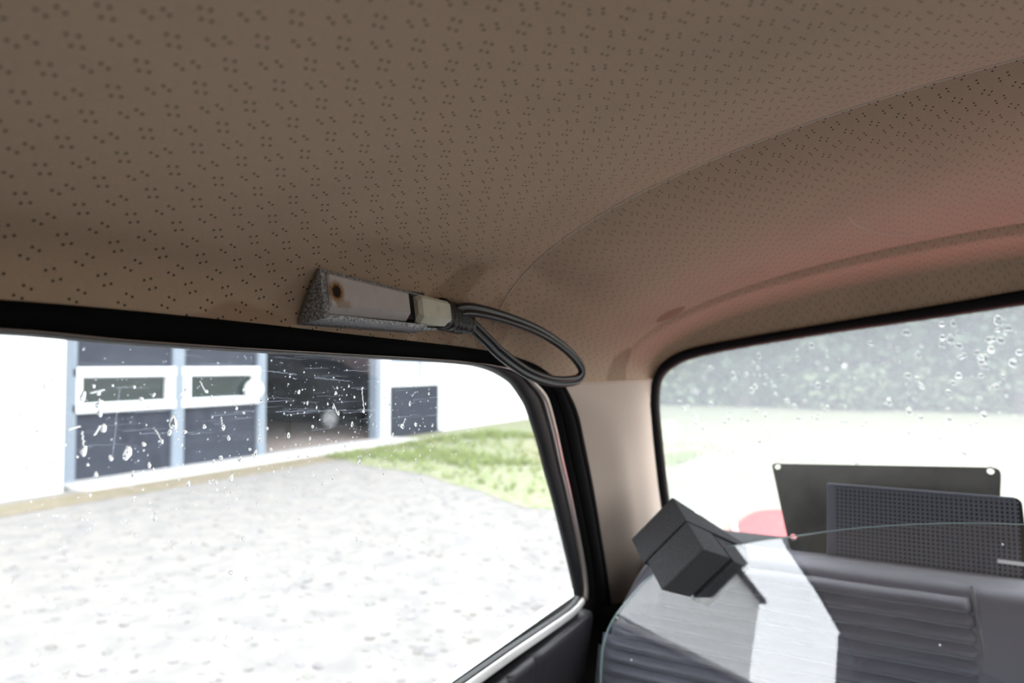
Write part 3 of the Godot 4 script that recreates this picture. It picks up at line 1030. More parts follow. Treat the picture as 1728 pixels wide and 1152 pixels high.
func build_car_body() -> void:
	var car := base("boot_lid", V(MID, -0.35, 1.6), "red painted boot lid of the old car behind the rear window", "boot lid")
	# boot lid behind the rear window
	var rows := []
	for i in 17:
		var t := i / 16.0
		var r: float = lerpf(1.34, 1.98, t)
		var row := []
		for j in 33:
			var f: float = lerpf(-1, 1, j / 32.0)
			var fall := 0.008 * f * f + 0.16 * pow(absf(f), 16)
			var y: float = -0.318 - 0.022 * t - 0.30 * pow(t, 9) - fall
			row.append(V(MID + f * 0.585, y, r))
		rows.append(row)
	part("lid", sheet(rows), M.red, car)
	var trim := part("chrome_trim", car_box(-0.3035, -0.2965, -0.345, -0.312, 1.45, 1.475, 0.002), M.white_paint, car)
	trim.set_meta("label", "small bright trim on the rear wing")
	for s in [-1.0, 1.0]:
		# shoulder outside the side windows, then the body side below
		var srow := []
		for q in [[0.0, -0.352], [0.012, -0.353], [0.030, -0.362], [0.062, -0.392], [0.078, -0.43], [0.085, -0.6], [0.085, -1.0]]:
			var row := []
			for j in 15:
				var r: float = lerpf(-1.1, 2.0, j / 14.0)
				var x: float = side_x(-0.36) - 0.010 - q[0]
				row.append(V(x if s < 0 else 2 * MID - x, q[1] - 0.02 * smoothstep(1.0, 2.0, r), r))
			srow.append(row)
		part("door_shoulder", sheet(srow), M.cream_paint, get_node("wall_left" if s < 0 else "wall_right"))
	part("tail_panel", car_box(-0.40, 0.76, -1.0, -0.66, 1.94, 1.98, 0.01), M.red, car)

# ---- padded vinyl trim under the side window
func build_door_card() -> void:
	var card := base("side_trim_panel", SP(0.6, -0.6), "black padded vinyl trim panel below the rain-spotted side window", "trim panel")
	for s in [[-0.80, 0.30], [0.30, 0.655], [0.655, 0.7228], [0.7228, 0.7913], [0.7913, 1.005]]:
		var rows := []
		var n := 14
		for i in 19:
			var t := i / 18.0
			var y: float = -0.372 - 0.47 * pow(t, 1.9)
			var row := []
			for j in n + 1:
				var u := float(j) / n
				var edge: float = pow(sin(PI * clampf(u, 0.0, 1.0)), 0.35)
				var width: float = s[1] - s[0]
				var near: float = minf(u, 1 - u) * width
				var puff: float = 0.017 + 0.006 * smoothstep(0.0, 0.008, near)
				if s[1] > 1.0 and u > 0.8: puff = 0.012 + 0.010 * smoothstep(0.0, 0.03, (1 - u) * width)
				var topround: float = clampf(t / 0.16, 0.0, 1.0)
				var yy: float = y
				if s[1] > 1.0: yy -= 0.030 * smoothstep(0.85, 1.0, u) * (1 - t)
				row.append(SP(lerpf(s[0], s[1], u), yy, lerpf(0.001, puff, sqrt(1.0 - pow(1.0 - topround, 2.0)))))
			rows.append(row)
		part("vinyl_pad", sheet(rows), M.vinyl, card)

# ---- rear seat
func seat_r(y: float) -> float:
	return 1.0 + 0.30 * (y + 0.30)

func seat_top(x: float) -> float:
	var a: float = x if x < MID else 2 * MID - x
	return interp(a, [-0.405, -0.395, -0.378, -0.368, -0.349, -0.333, -0.3165, -0.29, -0.26], [-0.60, -0.46, -0.383, -0.3505, -0.312, -0.292, -0.2768, -0.2695, -0.268])

func build_rear_seat() -> void:
	var seat := base("rear_seat", V(MID, -0.98, 0.9), "charcoal velour rear seat with stitched horizontal pleats", "seat")
	# backrest body
	var rows := []
	for j in 161:
		var f := j / 160.0
		var x: float = lerpf(-0.405, 2 * MID + 0.405, f)
		var yt := seat_top(x)
		var mid: float = 0.010 * smoothstep(0.108, 0.098, absf(x - MID))
		var row := []
		for i in 9:
			var y: float = lerpf(-0.86, yt - 0.022, i / 8.0)
			row.append(V(x, y, seat_r(y) + 0.007 - mid * (1.0 if i < 8 else 0.6)))
		for i in range(1, 9):
			var a: float = PI / 2 * i / 8.0
			row.append(V(x, yt - 0.022 + 0.022 * sin(a), seat_r(yt - 0.022) + 0.007 - mid * 0.6 * (1 - i / 8.0) + 0.040 * (1 - cos(a))))
		row.append(V(x, yt - 0.004, seat_r(yt) + 0.075))
		row.append(V(x, yt - 0.05, seat_r(yt) + 0.095))
		row.append(V(x, -0.86, 1.12))
		rows.append(row)
	part("backrest", sheet(rows), M.seat, seat)
	# pleats: the outer thirds; a smooth panel between
	for sidek in 2:
		for k in 20:
			var y0: float = -0.2845 - 0.0169 * k
			var y1: float = y0 - 0.0169
			var pr := []
			for j in 41:
				var f := j / 40.0
				var xr: float = 0.0735 + (0.012 / 0.104) * (-0.2667 - y0)
				var xl: float = -0.20 - 0.14 * smoothstep(-0.268, -0.42, y0)
				var x: float = lerpf(xl - 0.06, xr, f)
				var taper: float = smoothstep(0.0, 0.05, f) * smoothstep(1.0, 0.985, f)
				var row := []
				for i in 8:
					var t := i / 7.0
					var y: float = lerpf(y0, y1, t)
					var wob := 0.0003 * sin(x * 47 + k * 1.7) + 0.0002 * sin(x * 113 + k)
					var h: float = (0.0135 * pow(sin(PI * clampf(t, 0.03, 0.97)), 0.6)) * taper
					var xx: float = x if sidek == 0 else 2 * MID - x
					row.append(V(xx, y + wob, seat_r(y) + 0.0085 - h))
				pr.append(row)
			var o := part("pleat", sheet(pr), M.seat, seat)
			# stitch line in the groove under it
			if sidek == 0 and k < 9:
				var path := []
				for j in 30:
					var x: float = lerpf(-0.22, 0.07 + 0.0013 * k, j / 29.0)
					path.append(V(x, y1 + 0.0003 * sin(x * 47 + k * 1.7), seat_r(y1) + 0.0062 - 0.0006 * (j % 2)))
				part("stitching", sweep(path, ring_profile(0.0006, 0.0006, 5), func(_i): return Vector3.UP), M.stitch, o)
	# piping round the smooth middle panel
	for sidek in 2:
		var path := []
		for i in 30:
			var y: float = lerpf(-0.272, -0.80, i / 29.0)
			var x: float = 0.0735 + (0.012 / 0.104) * (-0.2667 - y)
			if sidek == 1: x = 2 * MID - x
			path.append(V(x, y, seat_r(y) + 0.001 + 0.009 * (1 - smoothstep(-0.272, -0.286, y))))
		part("piping", sweep(path, ring_profile(0.0022, 0.0022, 8), func(_i): return Vector3.RIGHT), M.seat, seat)
	# cushion, below the frame
	var cr := []
	for i in 13:
		var a := i / 12.0
		var row := []
		for j in 21:
			var x: float = lerpf(-0.40, 2 * MID + 0.40, j / 20.0)
			row.append(V(x, -0.62 - 0.06 * a + 0.05 * sin(PI * a) - 0.28 * pow(a, 10), lerpf(0.90, 0.38, a)))
		cr.append(row)
	part("cushion", sheet(cr), M.seat, seat)

# ---- interior lamp on the roof rail
func lamp_top(r: float) -> float:
	return lerpf(0.0640, 0.0549, clampf((r - 0.3366) / (0.4818 - 0.3366), 0, 1))

func LP(x: float, y: float, r: float) -> Vector3:
	return V(x - 0.15 * (y - 0.05), y, r)

func lamp_block(r0: float, r1: float, yb: float, inset: float, x0: float, x1: float, bev_low: float, bev: float, cut := 0.0) -> ArrayMesh:
	# a block that follows the slightly tapering lamp; bev_low is the wide chamfer along its lower edge
	var st := st_new()
	var prof := func(r: float, shrink: float) -> Array:
		var t: float = lamp_top(r) - inset - shrink
		var b: float = yb + shrink
		return [[x0, t], [x1 - bev, t], [x1, t - bev], [x1, b + bev_low], [x1 - bev_low * 0.75, b + 0.0008], [x1 - bev_low * 0.75 - 0.001, b], [x0, b]]
	var secs := [[r0, bev], [r0 + bev, 0.0], [r1 - bev - cut, 0.0], [r1, bev]]
	var rings := []
	for s in secs:
		var ring := []
		for q in prof.call(s[0], s[1]):
			var xx: float = q[0]
			if s[1] > 0.0 and xx > x0: xx = maxf(x0, xx - s[1])
			ring.append(LP(xx, q[1], s[0]))
		rings.append(ring)
	for k in rings.size() - 1:
		var n: int = rings[k].size()
		for i in n:
			quad(st, rings[k][i], rings[k][(i + 1) % n], rings[k + 1][(i + 1) % n], rings[k + 1][i])
	for i in range(1, rings[0].size() - 1):
		tri(st, rings[0][0], rings[0][i + 1], rings[0][i])
		var L: int = rings.size() - 1
		tri(st, rings[L][0], rings[L][i], rings[L][i + 1])
	return st_done(st)

func planar_uv(mesh: ArrayMesh, r0: float, r1: float, y0: float, y1: float) -> ArrayMesh:
	var a := mesh.surface_get_arrays(0)
	var vs: PackedVector3Array = a[Mesh.ARRAY_VERTEX]
	var us := PackedVector2Array()
	for v in vs: us.append(Vector2((-v.z - r0) / (r1 - r0), 1.0 - (v.y - EYE - y0) / (y1 - y0)))
	a[Mesh.ARRAY_TEX_UV] = us
	var m := ArrayMesh.new()
	m.add_surface_from_arrays(Mesh.PRIMITIVE_TRIANGLES, a)
	return m

func build_lamp() -> void:
	var lamp := base("interior_lamp", V(-0.357, 0.045, 0.41), "worn chrome interior lamp with milky lens fixed above the side window", "lamp")
	# housing: back plate and a raised rim all round the lens
	var st := st_new()
	add_box(st, LP(-0.352, 0.046, 0.400), Vector3(0.012, 0.030, 0.124), 0.001)
	part("back_plate", st_done(st), M.black, lamp)
	var hs := st_new()
	# lower ledge, upper lip, end wall: each a flared strip
	var strip := func(a: Array, b: Array) -> void:
		for i in a.size():
			quad(hs, a[i], a[(i + 1) % a.size()], b[(i + 1) % a.size()], b[i])
		quad(hs, a[3], a[2], a[1], a[0])
		quad(hs, b[0], b[1], b[2], b[3])
	strip.call([LP(-0.359, 0.0275, 0.338), LP(-0.3355, 0.0312, 0.336), LP(-0.3345, 0.0342, 0.336), LP(-0.359, 0.0342, 0.338)],
		[LP(-0.359, 0.0268, 0.462), LP(-0.3355, 0.0300, 0.447), LP(-0.3345, 0.0328, 0.447), LP(-0.359, 0.0330, 0.462)])
	strip.call([LP(-0.359, 0.0632, 0.340), LP(-0.3355, 0.0632, 0.336), LP(-0.3360, 0.0652, 0.336), LP(-0.359, 0.0670, 0.345)],
		[LP(-0.359, 0.0562, 0.450), LP(-0.3375, 0.0562, 0.447), LP(-0.3380, 0.0580, 0.447), LP(-0.359, 0.0590, 0.450)])
	strip.call([LP(-0.360, 0.0275, 0.333), LP(-0.3350, 0.0312, 0.3335), LP(-0.3345, 0.0312, 0.3380), LP(-0.360, 0.0275, 0.340)],
		[LP(-0.360, 0.0670, 0.345), LP(-0.3355, 0.0652, 0.3345), LP(-0.3350, 0.0652, 0.3385), LP(-0.360, 0.0670, 0.350)])
	part("housing", st_done(hs), M.worn_chrome, lamp)
	var lens := part("lens", planar_uv(lamp_block(0.3395, 0.4270, 0.0345, 0.0012, -0.352, -0.3335, 0.0065, 0.0013, 0.0), 0.3395, 0.4270, 0.0345, 0.0635), M.lens, lamp)
	lens.set_meta("label", "milky plastic lens with a brown scorched hole")
	# dark recess between lens and switch
	part("recess", lamp_block(0.4268, 0.4420, 0.0345, 0.0020, -0.354, -0.3395, 0.002, 0.0005), M.black, lamp)
	# rocker switch
	var sw := part("rocker_switch", lamp_block(0.4390, 0.4835, 0.0330, 0.0002, -0.354, -0.3325, 0.0062, 0.0028), M.switch, lamp)
	sw.set_meta("label", "cream rocker switch with rounded edges")
	# broken tongue of the housing under the switch
	var tg := st_new()
	add_box(tg, LP(-0.3445, 0.0298, 0.452), Vector3(0.018, 0.0022, 0.020), 0.0006)
	part("housing_tongue", st_done(tg), M.worn_chrome, lamp)

func build_strap() -> void:
	var s := base("strap_loop", V(-0.338, 0.045, 0.50), "black rubber strap loop tied to the end of the interior lamp", "strap")
	var pts := [[0.494, 0.047, -0.337], [0.518, 0.0500, -0.334], [0.5756, 0.0452, -0.330], [0.6379, 0.0352, -0.327], [0.693, 0.0197, -0.325], [0.727, 0.0045, -0.324], [0.7405, -0.0070, -0.324], [0.734, -0.0150, -0.325], [0.714, -0.0182, -0.327], [0.6727, -0.0172, -0.331], [0.6246, -0.0080, -0.334], [0.5757, 0.0095, -0.336], [0.5426, 0.0260, -0.337], [0.516, 0.0390, -0.338], [0.494, 0.044, -0.340]]
	var c := Curve3D.new()
	for i in pts.size():
		var p := V(pts[i][2], pts[i][1], pts[i][0])
		var a: Array = pts[maxi(i - 1, 0)]
		var b: Array = pts[mini(i + 1, pts.size() - 1)]
		var t := (V(b[2], b[1], b[0]) - V(a[2], a[1], a[0])) / 6.0
		c.add_point(p, -t, t)
	c.bake_interval = 0.003
	var path := []
	var L := c.get_baked_length()
	for i in 121: path.append(c.sample_baked(L * i / 120.0, true))
	# two cords moulded side by side
	var prof := PackedVector2Array()
	for lobe in [1.0, -1.0]:
		for k in 11:
			var a: float = lerpf(-2.55, 2.55, k / 10.0)
			prof.append(Vector2(lobe * sin(a) * 0.0030, lobe * (0.0031 + cos(a) * 0.0032)))
	part("loop", sweep(path, prof, func(i): return Vector3(1, 0.35 * sin(i * 0.05), 0.1)), M.rubber, s)
	# wrapping round the end of the lamp: turns of tape of uneven size
	var rr := RandomNumberGenerator.new()
	rr.seed = 6
	for k in 7:
		var ring := []
		var r: float = 0.4815 + 0.0058 * k
		var tilt := rr.randf_range(-0.5, 0.5)
		for i in 28:
			var a := TAU * i / 28.0
			var cy: float = 0.0445 - 0.0006 * k
			var hy: float = 0.0125 + rr.randf_range(-0.0006, 0.0006) - 0.0002 * k
			var hx := 0.0115
			var ca := cos(a)
			var sa := sin(a)
			ring.append(LP(-0.3465 + hx * signf(ca) * pow(absf(ca), 0.6), cy + hy * signf(sa) * pow(absf(sa), 0.6), r + tilt * 0.006 * sa + 0.002 * ca))
		part("wrapping", sweep(ring, ring_profile(0.0045, 0.0016, 8), func(i): return Vector3(0, 0, 1), true), M.tape, s)
	part("core", lamp_block(0.478, 0.516, 0.0345, 0.001, -0.357, -0.337, 0.003, 0.003), M.tape, s)

# ---- sheet of laminated glass leaning on the rear seat
func glass_basis() -> Basis:
	var tau := deg_to_rad(18.64)
	var yaw := deg_to_rad(-7.98)
	var n := Vector3(cos(tau) * sin(yaw), sin(tau), cos(tau) * cos(yaw))   # towards the front, tipped up
	var u := Vector3.UP.cross(n).normalized()
	return Basis(u, n.cross(u), n)

# the sheet is bent like a windscreen: how far it falls back from its middle
func glass_bow(p: Vector2) -> float:
	var u: float = p.x
	var d := 0.6245 * minf(u, 0.2) * minf(u, 0.2)
	if u > 0.2: d += 0.25 * 0.12 * (1.0 - exp(-(u - 0.2) / 0.12))
	return -d - 0.321 * p.y * p.y

func build_glass_sheet() -> void:
	var o := V(-0.1, -0.26, 0.88)
	var gb := glass_basis()
	var g := base("glass_sheet", o, "loose bent sheet of clear glass with rounded corner leaning on the rear seat", "glass")
	var G := func(p: Vector2, d: float) -> Vector3: return o + gb * Vector3(p.x, p.y, glass_bow(p) + d)
	# outline measured in the plane of the sheet
	var pts := []
	for p in [[-0.2700, -0.33], [-0.2784, -0.1803], [-0.2809, -0.1480], [-0.2789, -0.1236], [-0.2682, -0.0958], [-0.2424, -0.0605], [-0.2064, -0.0227], [-0.1369, 0.0150], [-0.0719, 0.0393], [-0.0240, 0.0535], [0.0536, 0.0756], [0.1402, 0.0947], [0.2076, 0.1050], [0.27, 0.110]]:
		pts.append(Vector2(p[0], p[1]))
	var half: Array = resample(pts, 60)
	var mid: float = half[59].x
	var ring := []
	for p in half: ring.append(p)
	for i in range(58, -1, -1): ring.append(Vector2(2 * mid - half[i].x, half[i].y))
	# four faces: two layers of glass with a clear layer between
	var cen := Vector2(mid, -0.20)
	for depth in [0.0, -0.0024, -0.0028, -0.0052]:
		var rows := []
		for q in 25:
			var row := []
			for i in ring.size() + 1:
				row.append(G.call(cen + (ring[i % ring.size()] - cen) * (q / 24.0), depth))
			rows.append(row)
		part("pane_face", sheet(rows), M.sheet_glass, g)
	var path := []
	for p in ring: path.append(G.call(p, -0.0026))
	var prof := PackedVector2Array([Vector2(-0.0026, -0.0005), Vector2(-0.0018, 0.0005), Vector2(0.0018, 0.0005), Vector2(0.0026, -0.0005)])
	var e := part("ground_edge", sweep(path, prof, func(_i): return gb.z), M.glass_edge, g)
	e.set_meta("label", "pale greenish ground edge of the glass")
	for q in [[-0.2578, -0.0889], [-0.2245, -0.1365], [0.189, 0.0803], [0.1344, -0.034]]:
		var sp := SphereMesh.new()
		sp.radius = 0.0011
		sp.height = 0.0022
		sp.radial_segments = 8
		sp.rings = 4
		var sd := part("speck", sp, M.silver, g)
		sd.position = G.call(Vector2(q[0], q[1]), 0.0006) - o
		sd.scale = Vector3(1, 1.3, 0.4)

# ---- block of foam pushed on to the corner of the glass
func build_foam() -> void:
	var k := 1.018
	var n := V(-0.2096 * k, -0.2171 * k, 0.8328 * k)
	var f := base("foam_block", n, "black foam block pushed onto the rounded corner of the glass sheet", "foam block")
	# world axes of the block (rear is -z) and its edge lengths
	var a := Vector3(-0.6735, -0.7390, 0.0178) * 0.0781 * k
	var b := Vector3(-0.6043, 0.5364, -0.5892) * 0.0841 * k
	var c := Vector3(0.4258, -0.4075, -0.8078) * 0.0988 * k
	# six-sided piece: (b, c) outline drawn along a, its long edges slightly rounded
	var piece := func(a0: float, a1: float, o: Array) -> ArrayMesh:
		var st := st_new()
		var m: int = o.size()
		var cen := Vector2.ZERO
		for q in o: cen += Vector2(q[0], q[1]) / m
		var rings := []
		for e in [[a0, 0.975], [a0 + 0.015, 1.0], [a1 - 0.015, 1.0], [a1, 0.975]]:
			var ring := []
			for i in m:
				var p := Vector2(o[i][0], o[i][1])
				var q0 := Vector2(o[(i + m - 1) % m][0], o[(i + m - 1) % m][1])
				var q1 := Vector2(o[(i + 1) % m][0], o[(i + 1) % m][1])
				for v in [p + (q0 - p).normalized() * 0.012, p + (q1 - p).normalized() * 0.012]:
					var w: Vector2 = cen + (v - cen) * e[1]
					ring.append(n + a * e[0] + b * w.x + c * w.y)
			rings.append(ring)
		var L: int = rings[0].size()
		for r in 3:
			for i in L: quad(st, rings[r][i], rings[r + 1][i], rings[r + 1][(i + 1) % L], rings[r][(i + 1) % L])
		for i in range(1, L - 1):
			tri(st, rings[0][0], rings[0][i], rings[0][i + 1])
			tri(st, rings[3][0], rings[3][i + 1], rings[3][i])
		return st_done(st)
	part("foam_cap", piece.call(-0.01, 1.05, [[0.50, -0.015], [1.0, 0.0], [0.60, 1.32], [0.50, 1.32]]), M.foam, f)
	part("foam_lip", piece.call(0.0, 0.97, [[-0.06, 0.0], [0.485, 0.0], [0.485, 0.50], [0.02, 0.60]]), M.foam, f)
	part("foam_lip", piece.call(0.02, 1.0, [[0.0, 0.665], [0.485, 0.565], [0.485, 1.31], [0.0, 1.0]]), M.foam, f)

# ---- loudspeaker on the parcel shelf
func build_speaker() -> void:
	var tilt := 0.20
	var o := V(-0.0935, -0.288, 1.0874)
	var sp := base("loudspeaker", o, "black loudspeaker with square-mesh front lying behind the seat", "loudspeaker")
	var up := Vector3(0, 1, -tilt).normalized()
	var rt := Vector3(1, 0, 0)
	var nf := rt.cross(up).normalized()           # towards the front
	var W := 0.231
	var H := 0.1165
	# box with rounded upper corners: outline extruded backwards
	var outline := PackedVector2Array([Vector2(0, 0), Vector2(0, H - 0.004), Vector2(0.004, H)])
	for i in 7:
		var t := PI / 2 * i / 6.0
		outline.append(Vector2(W - 0.009 + 0.009 * sin(t), H - 0.009 + 0.009 * cos(t)))
	outline.append(Vector2(W + 0.006, 0))
	var tris := Geometry2D.triangulate_polygon(outline)
	var st := st_new()
	for z in [0.0, -0.03]:
		for i in tris.size() / 3:
			var q := []
			for e in 3:
				var p := outline[tris[i * 3 + e]]
				q.append(o + rt * p.x + up * p.y + nf * z)
			if z == 0.0: tri(st, q[0], q[1], q[2])
			else: tri(st, q[2], q[1], q[0])
	for i in outline.size():
		var p := outline[i]
		var q := outline[(i + 1) % outline.size()]
		quad(st, o + rt * p.x + up * p.y, o + rt * p.x + up * p.y - nf * 0.03, o + rt * q.x + up * q.y - nf * 0.03, o + rt * q.x + up * q.y)
	part("case", st_done(st), M.hole, sp)
	# mesh: crossing ribs stand proud of the dark front
	var ms := st_new()
	var bs := Basis(rt, up, nf)
	var pitch := 0.0056
	var x := 0.010
	while x < W - 0.004:
		add_box(ms, o + rt * x + up * (H / 2) + nf * 0.0016, Vector3(0.0026, H - 0.006, 0.0032), 0.0, bs)
		x += pitch
	var y := 0.004
	while y < H - 0.004:
		add_box(ms, o + rt * (W / 2 + 0.002) + up * y + nf * 0.0014, Vector3(W - 0.012, 0.0026, 0.0032), 0.0, bs)
		y += pitch
	var mesh := part("mesh_front", st_done(ms), M.plastic, sp)
	mesh.set_meta("kind", "stuff")
	var fr := st_new()
	add_box(fr, o + rt * 0.004 + up * (H / 2) + nf * 0.0012, Vector3(0.010, H, 0.005), 0.0008, bs)
	add_box(fr, o + rt * (W / 2 - 0.002) + up * (H - 0.0015) + nf * 0.0012, Vector3(W - 0.012, 0.004, 0.005), 0.0008, bs)
	part("rim", st_done(fr), M.plastic, sp)
	for yy in [0.089, 0.0555]:
		var cy := CylinderMesh.new()
		cy.top_radius = 0.0019
		cy.bottom_radius = 0.0019
		cy.height = 0.001
		cy.radial_segments = 12
		var sc := put("screw", cy, M.silver, sp, rt * 0.0045 + up * yy + nf * 0.003)
		sc.basis = Basis(rt, nf, -up)
	part("badge", box_mesh(o + rt * 0.229 + up * 0.0335 + nf * 0.004, Vector3(0.056, 0.0048, 0.0016), 0.0005, Basis(rt, up, nf).rotated(nf, -0.02)), M.silver, sp).set_meta("label", "thin silver badge strip")

# ---- dark board with a hole in each corner, propped against the rear window
func build_board() -> void:
	var tilt := 0.30
	var o := V(0.0, -0.30, 1.14)
	var up := Vector3(0, 1, -tilt).normalized()
	var bd := base("black_board", o, "dark flexible board with corner holes propped against the rear window", "board")
	var s := sqrt(1 + tilt * tilt)
	var P := func(x: float, y: float) -> Vector2: return Vector2(x, (y + 0.30) * s)
	# trapezoid with rounded corners
	var corners := [P.call(-0.1515, -0.286), P.call(-0.1828, -0.1600), P.call(0.1243, -0.1448), P.call(0.112, -0.286)]
	var poly := PackedVector2Array()
	for i in 4:
		var c: Vector2 = corners[i]
		var a: Vector2 = (corners[(i + 3) % 4] - c).normalized()
		var b: Vector2 = (corners[(i + 1) % 4] - c).normalized()
		var rad := 0.012 if i == 2 else 0.006
		for k in 5:
			var t := k / 4.0
			poly.append((c + a * rad).lerp(c, t).lerp(c.lerp(c + b * rad, t), t))
	var comb := CSGPolygon3D.new()
	comb.name = "sheet"
	comb.polygon = poly
	comb.depth = 0.003
	comb.material = M.board
	var holes := [P.call(-0.1732, -0.1643), P.call(0.1115, -0.1505), P.call(-0.1470, -0.2675), P.call(0.105, -0.272)]
	for h in holes:
		var cy := CSGCylinder3D.new()
		cy.name = "corner_hole"
		cy.operation = CSGShape3D.OPERATION_SUBTRACTION
		cy.radius = 0.0048
		cy.height = 0.02
		cy.sides = 20
		cy.rotation.x = PI / 2
		cy.position = Vector3(h.x, h.y, 0)
		cy.material = M.board
		comb.add_child(cy, true)
	comb.basis = Basis(Vector3.RIGHT, up, Vector3.RIGHT.cross(up).normalized())
	bd.add_child(comb, true)
	for h in holes:
		var to := TorusMesh.new()
		to.inner_radius = 0.0046
		to.outer_radius = 0.0062
		to.rings = 20
		to.ring_segments = 6
		var r := put("eyelet", to, M.board, bd, comb.basis * Vector3(h.x, h.y, 0.0))
		r.basis = comb.basis * Basis.from_euler(Vector3(PI / 2, 0, 0))

# ---- outside
func build_ground() -> void:
	var g := base("ground", Vector3(0, 0, 0), "pale damp gravel yard around the car", "", "", "structure")
	part("gravel_yard", box_mesh(Vector3(0, -0.1, -20), Vector3(160, 0.2, 160)), M.gravel, g)
	var es := put("earth_strip", box_mesh(Vector3(-6.17, 0.004, -4.4), Vector3(0.46, 0.012, 9.0), 0.004), M.earth, g)
	es.set_meta("label", "brown earth strip along the foot of the concrete")
	# worn grass by the building and the field behind the car, each an irregular sheet just above the gravel
	var patches := [["grass_verge", [[-6.25, 6.0], [-5.85, 6.25], [-5.3, 6.1], [-4.4, 5.75], [-3.4, 5.4], [-2.6, 4.9], [-2.1, 5.2], [-2.0, 6.4], [-2.4, 8.5], [-3.2, 11.0], [-4.0, 14.0], [-6.9, 14.0], [-6.9, 8.4], [-6.25, 8.3]], "grass", "patchy green grass growing beside the white building", 0.004],
		["field", [[-6.9, 9.9], [-3.5, 7.5], [-1.5, 4.6], [1.5, 3.4], [8.0, 3.0], [30.0, 3.0], [30.0, 40.0], [-6.9, 40.0]], "field", "pale dry grass field reaching to the trees", 0.002]]
	for q in patches:
		var poly := PackedVector2Array()
		var src: Array = q[1]
		for i in src.size():
			var a := Vector2(src[i][0], src[i][1])
			var b := Vector2(src[(i + 1) % src.size()][0], src[(i + 1) % src.size()][1])
			var n := maxi(2, int((b - a).length() / 0.5))
			for k in n:
				var p := a.lerp(b, float(k) / n)
				if p.x > -6.0: p += Vector2(rng.randf_range(-0.12, 0.12), rng.randf_range(-0.12, 0.12))
				poly.append(p)
		var idx := Geometry2D.triangulate_polygon(poly)
		var st := st_new()
		for i in idx.size() / 3:
			var t := []
			for e in 3: t.append(Vector3(poly[idx[i * 3 + e]].x, q[4], -poly[idx[i * 3 + e]].y))
			tri(st, t[0], t[1], t[2])
		var o := put(q[0], st_done(st), M[q[2]], self)
		tag(o, q[3], "grass", "", "stuff")
	# tufts on the verge
	var tuft := st_new()
	for k in 7:
		var a := TAU * k / 7.0 + 0.3 * (k % 3)
		var d := Vector3(cos(a), 0, sin(a))
		var s := Vector3(-d.z, 0, d.x) * 0.006
		var h := 0.05 + 0.018 * (k % 3)
		tri(tuft, d * 0.01 - s, d * 0.01 + s, d * 0.04 + Vector3(0, h, 0))
	var tm := st_done(tuft)
	var mm := MultiMesh.new()
	mm.transform_format = MultiMesh.TRANSFORM_3D
	mm.use_colors = true
	mm.mesh = tm
	mm.instance_count = 1700
	var nz := FastNoiseLite.new()
	nz.seed = 12
	nz.frequency = 0.35
	var k2 := 0
	while k2 < 1700:
		var x := rng.randf_range(-6.2, -2.2)
		var r := rng.randf_range(5.2, 10.0)
		if nz.get_noise_2d(x, r) < -0.02 + 0.10 * (x + 6.2) - 0.12 * maxf(0.0, r - 7.5): 
			if rng.randf() > 0.12: continue
		if r < interp(x, [-6.2, -5.8, -4.4, -3.4, -2.4, 0.5, 3.0], [6.1, 6.25, 5.8, 5.45, 5.2, 6.5, 7.0]): continue
		var sc := rng.randf_range(0.6, 1.3)
		mm.set_instance_transform(k2, Transform3D(Basis.from_euler(Vector3(0, rng.randf() * TAU, 0)).scaled(Vector3(sc, sc, sc)), Vector3(x, 0.008, -r)))
		var tone := rng.randf_range(0.7, 1.25)
		mm.set_instance_color(k2, Color(tone, tone, tone * 0.9))
		k2 += 1
	var mi := MultiMeshInstance3D.new()
	mi.name = "grass_tufts"
	mi.multimesh = mm
	mi.material_override = M.blade
	add_child(mi)
	tag(mi, "short green grass tufts on the verge by the building", "grass", "", "stuff")
	# loose stones on the yard
	var sst := st_new()
	var ico := SphereMesh.new()
	ico.radius = 1.0
	ico.height = 1.3
	ico.radial_segments = 7
	ico.rings = 4
	var sm := MultiMesh.new()
	sm.transform_format = MultiMesh.TRANSFORM_3D
	sm.use_colors = true
	sm.mesh = ico
	sm.instance_count = 3000
	for i in 3000:
		var x := -1.0 - 4.6 * pow(rng.randf(), 1.2)
		var r := 0.8 + 4.6 * rng.randf()
		var sc := 0.008 + 0.018 * pow(rng.randf(), 2.0)
		sm.set_instance_transform(i, Transform3D(Basis.from_euler(Vector3(rng.randf(), rng.randf() * TAU, rng.randf())).scaled(Vector3(sc * 1.3, sc * 0.5, sc)), Vector3(x, 0.0, -r)))
		var tone := rng.randf_range(0.72, 1.2)
		sm.set_instance_color(i, Color(tone, tone * rng.randf_range(0.95, 1.0), tone * rng.randf_range(0.9, 1.03)))
	var si := MultiMeshInstance3D.new()
	si.name = "gravel_stones"
	si.multimesh = sm
	si.material_override = M.stone
	add_child(si)
	tag(si, "loose grey stones scattered over the gravel yard", "gravel", "", "stuff")

func wall_box(r0: float, r1: float, y0: float, y1: float, x0: float, x1: float, bev := 0.0) -> ArrayMesh:
	return car_box(x0, x1, y0, y1, r0, r1, bev)

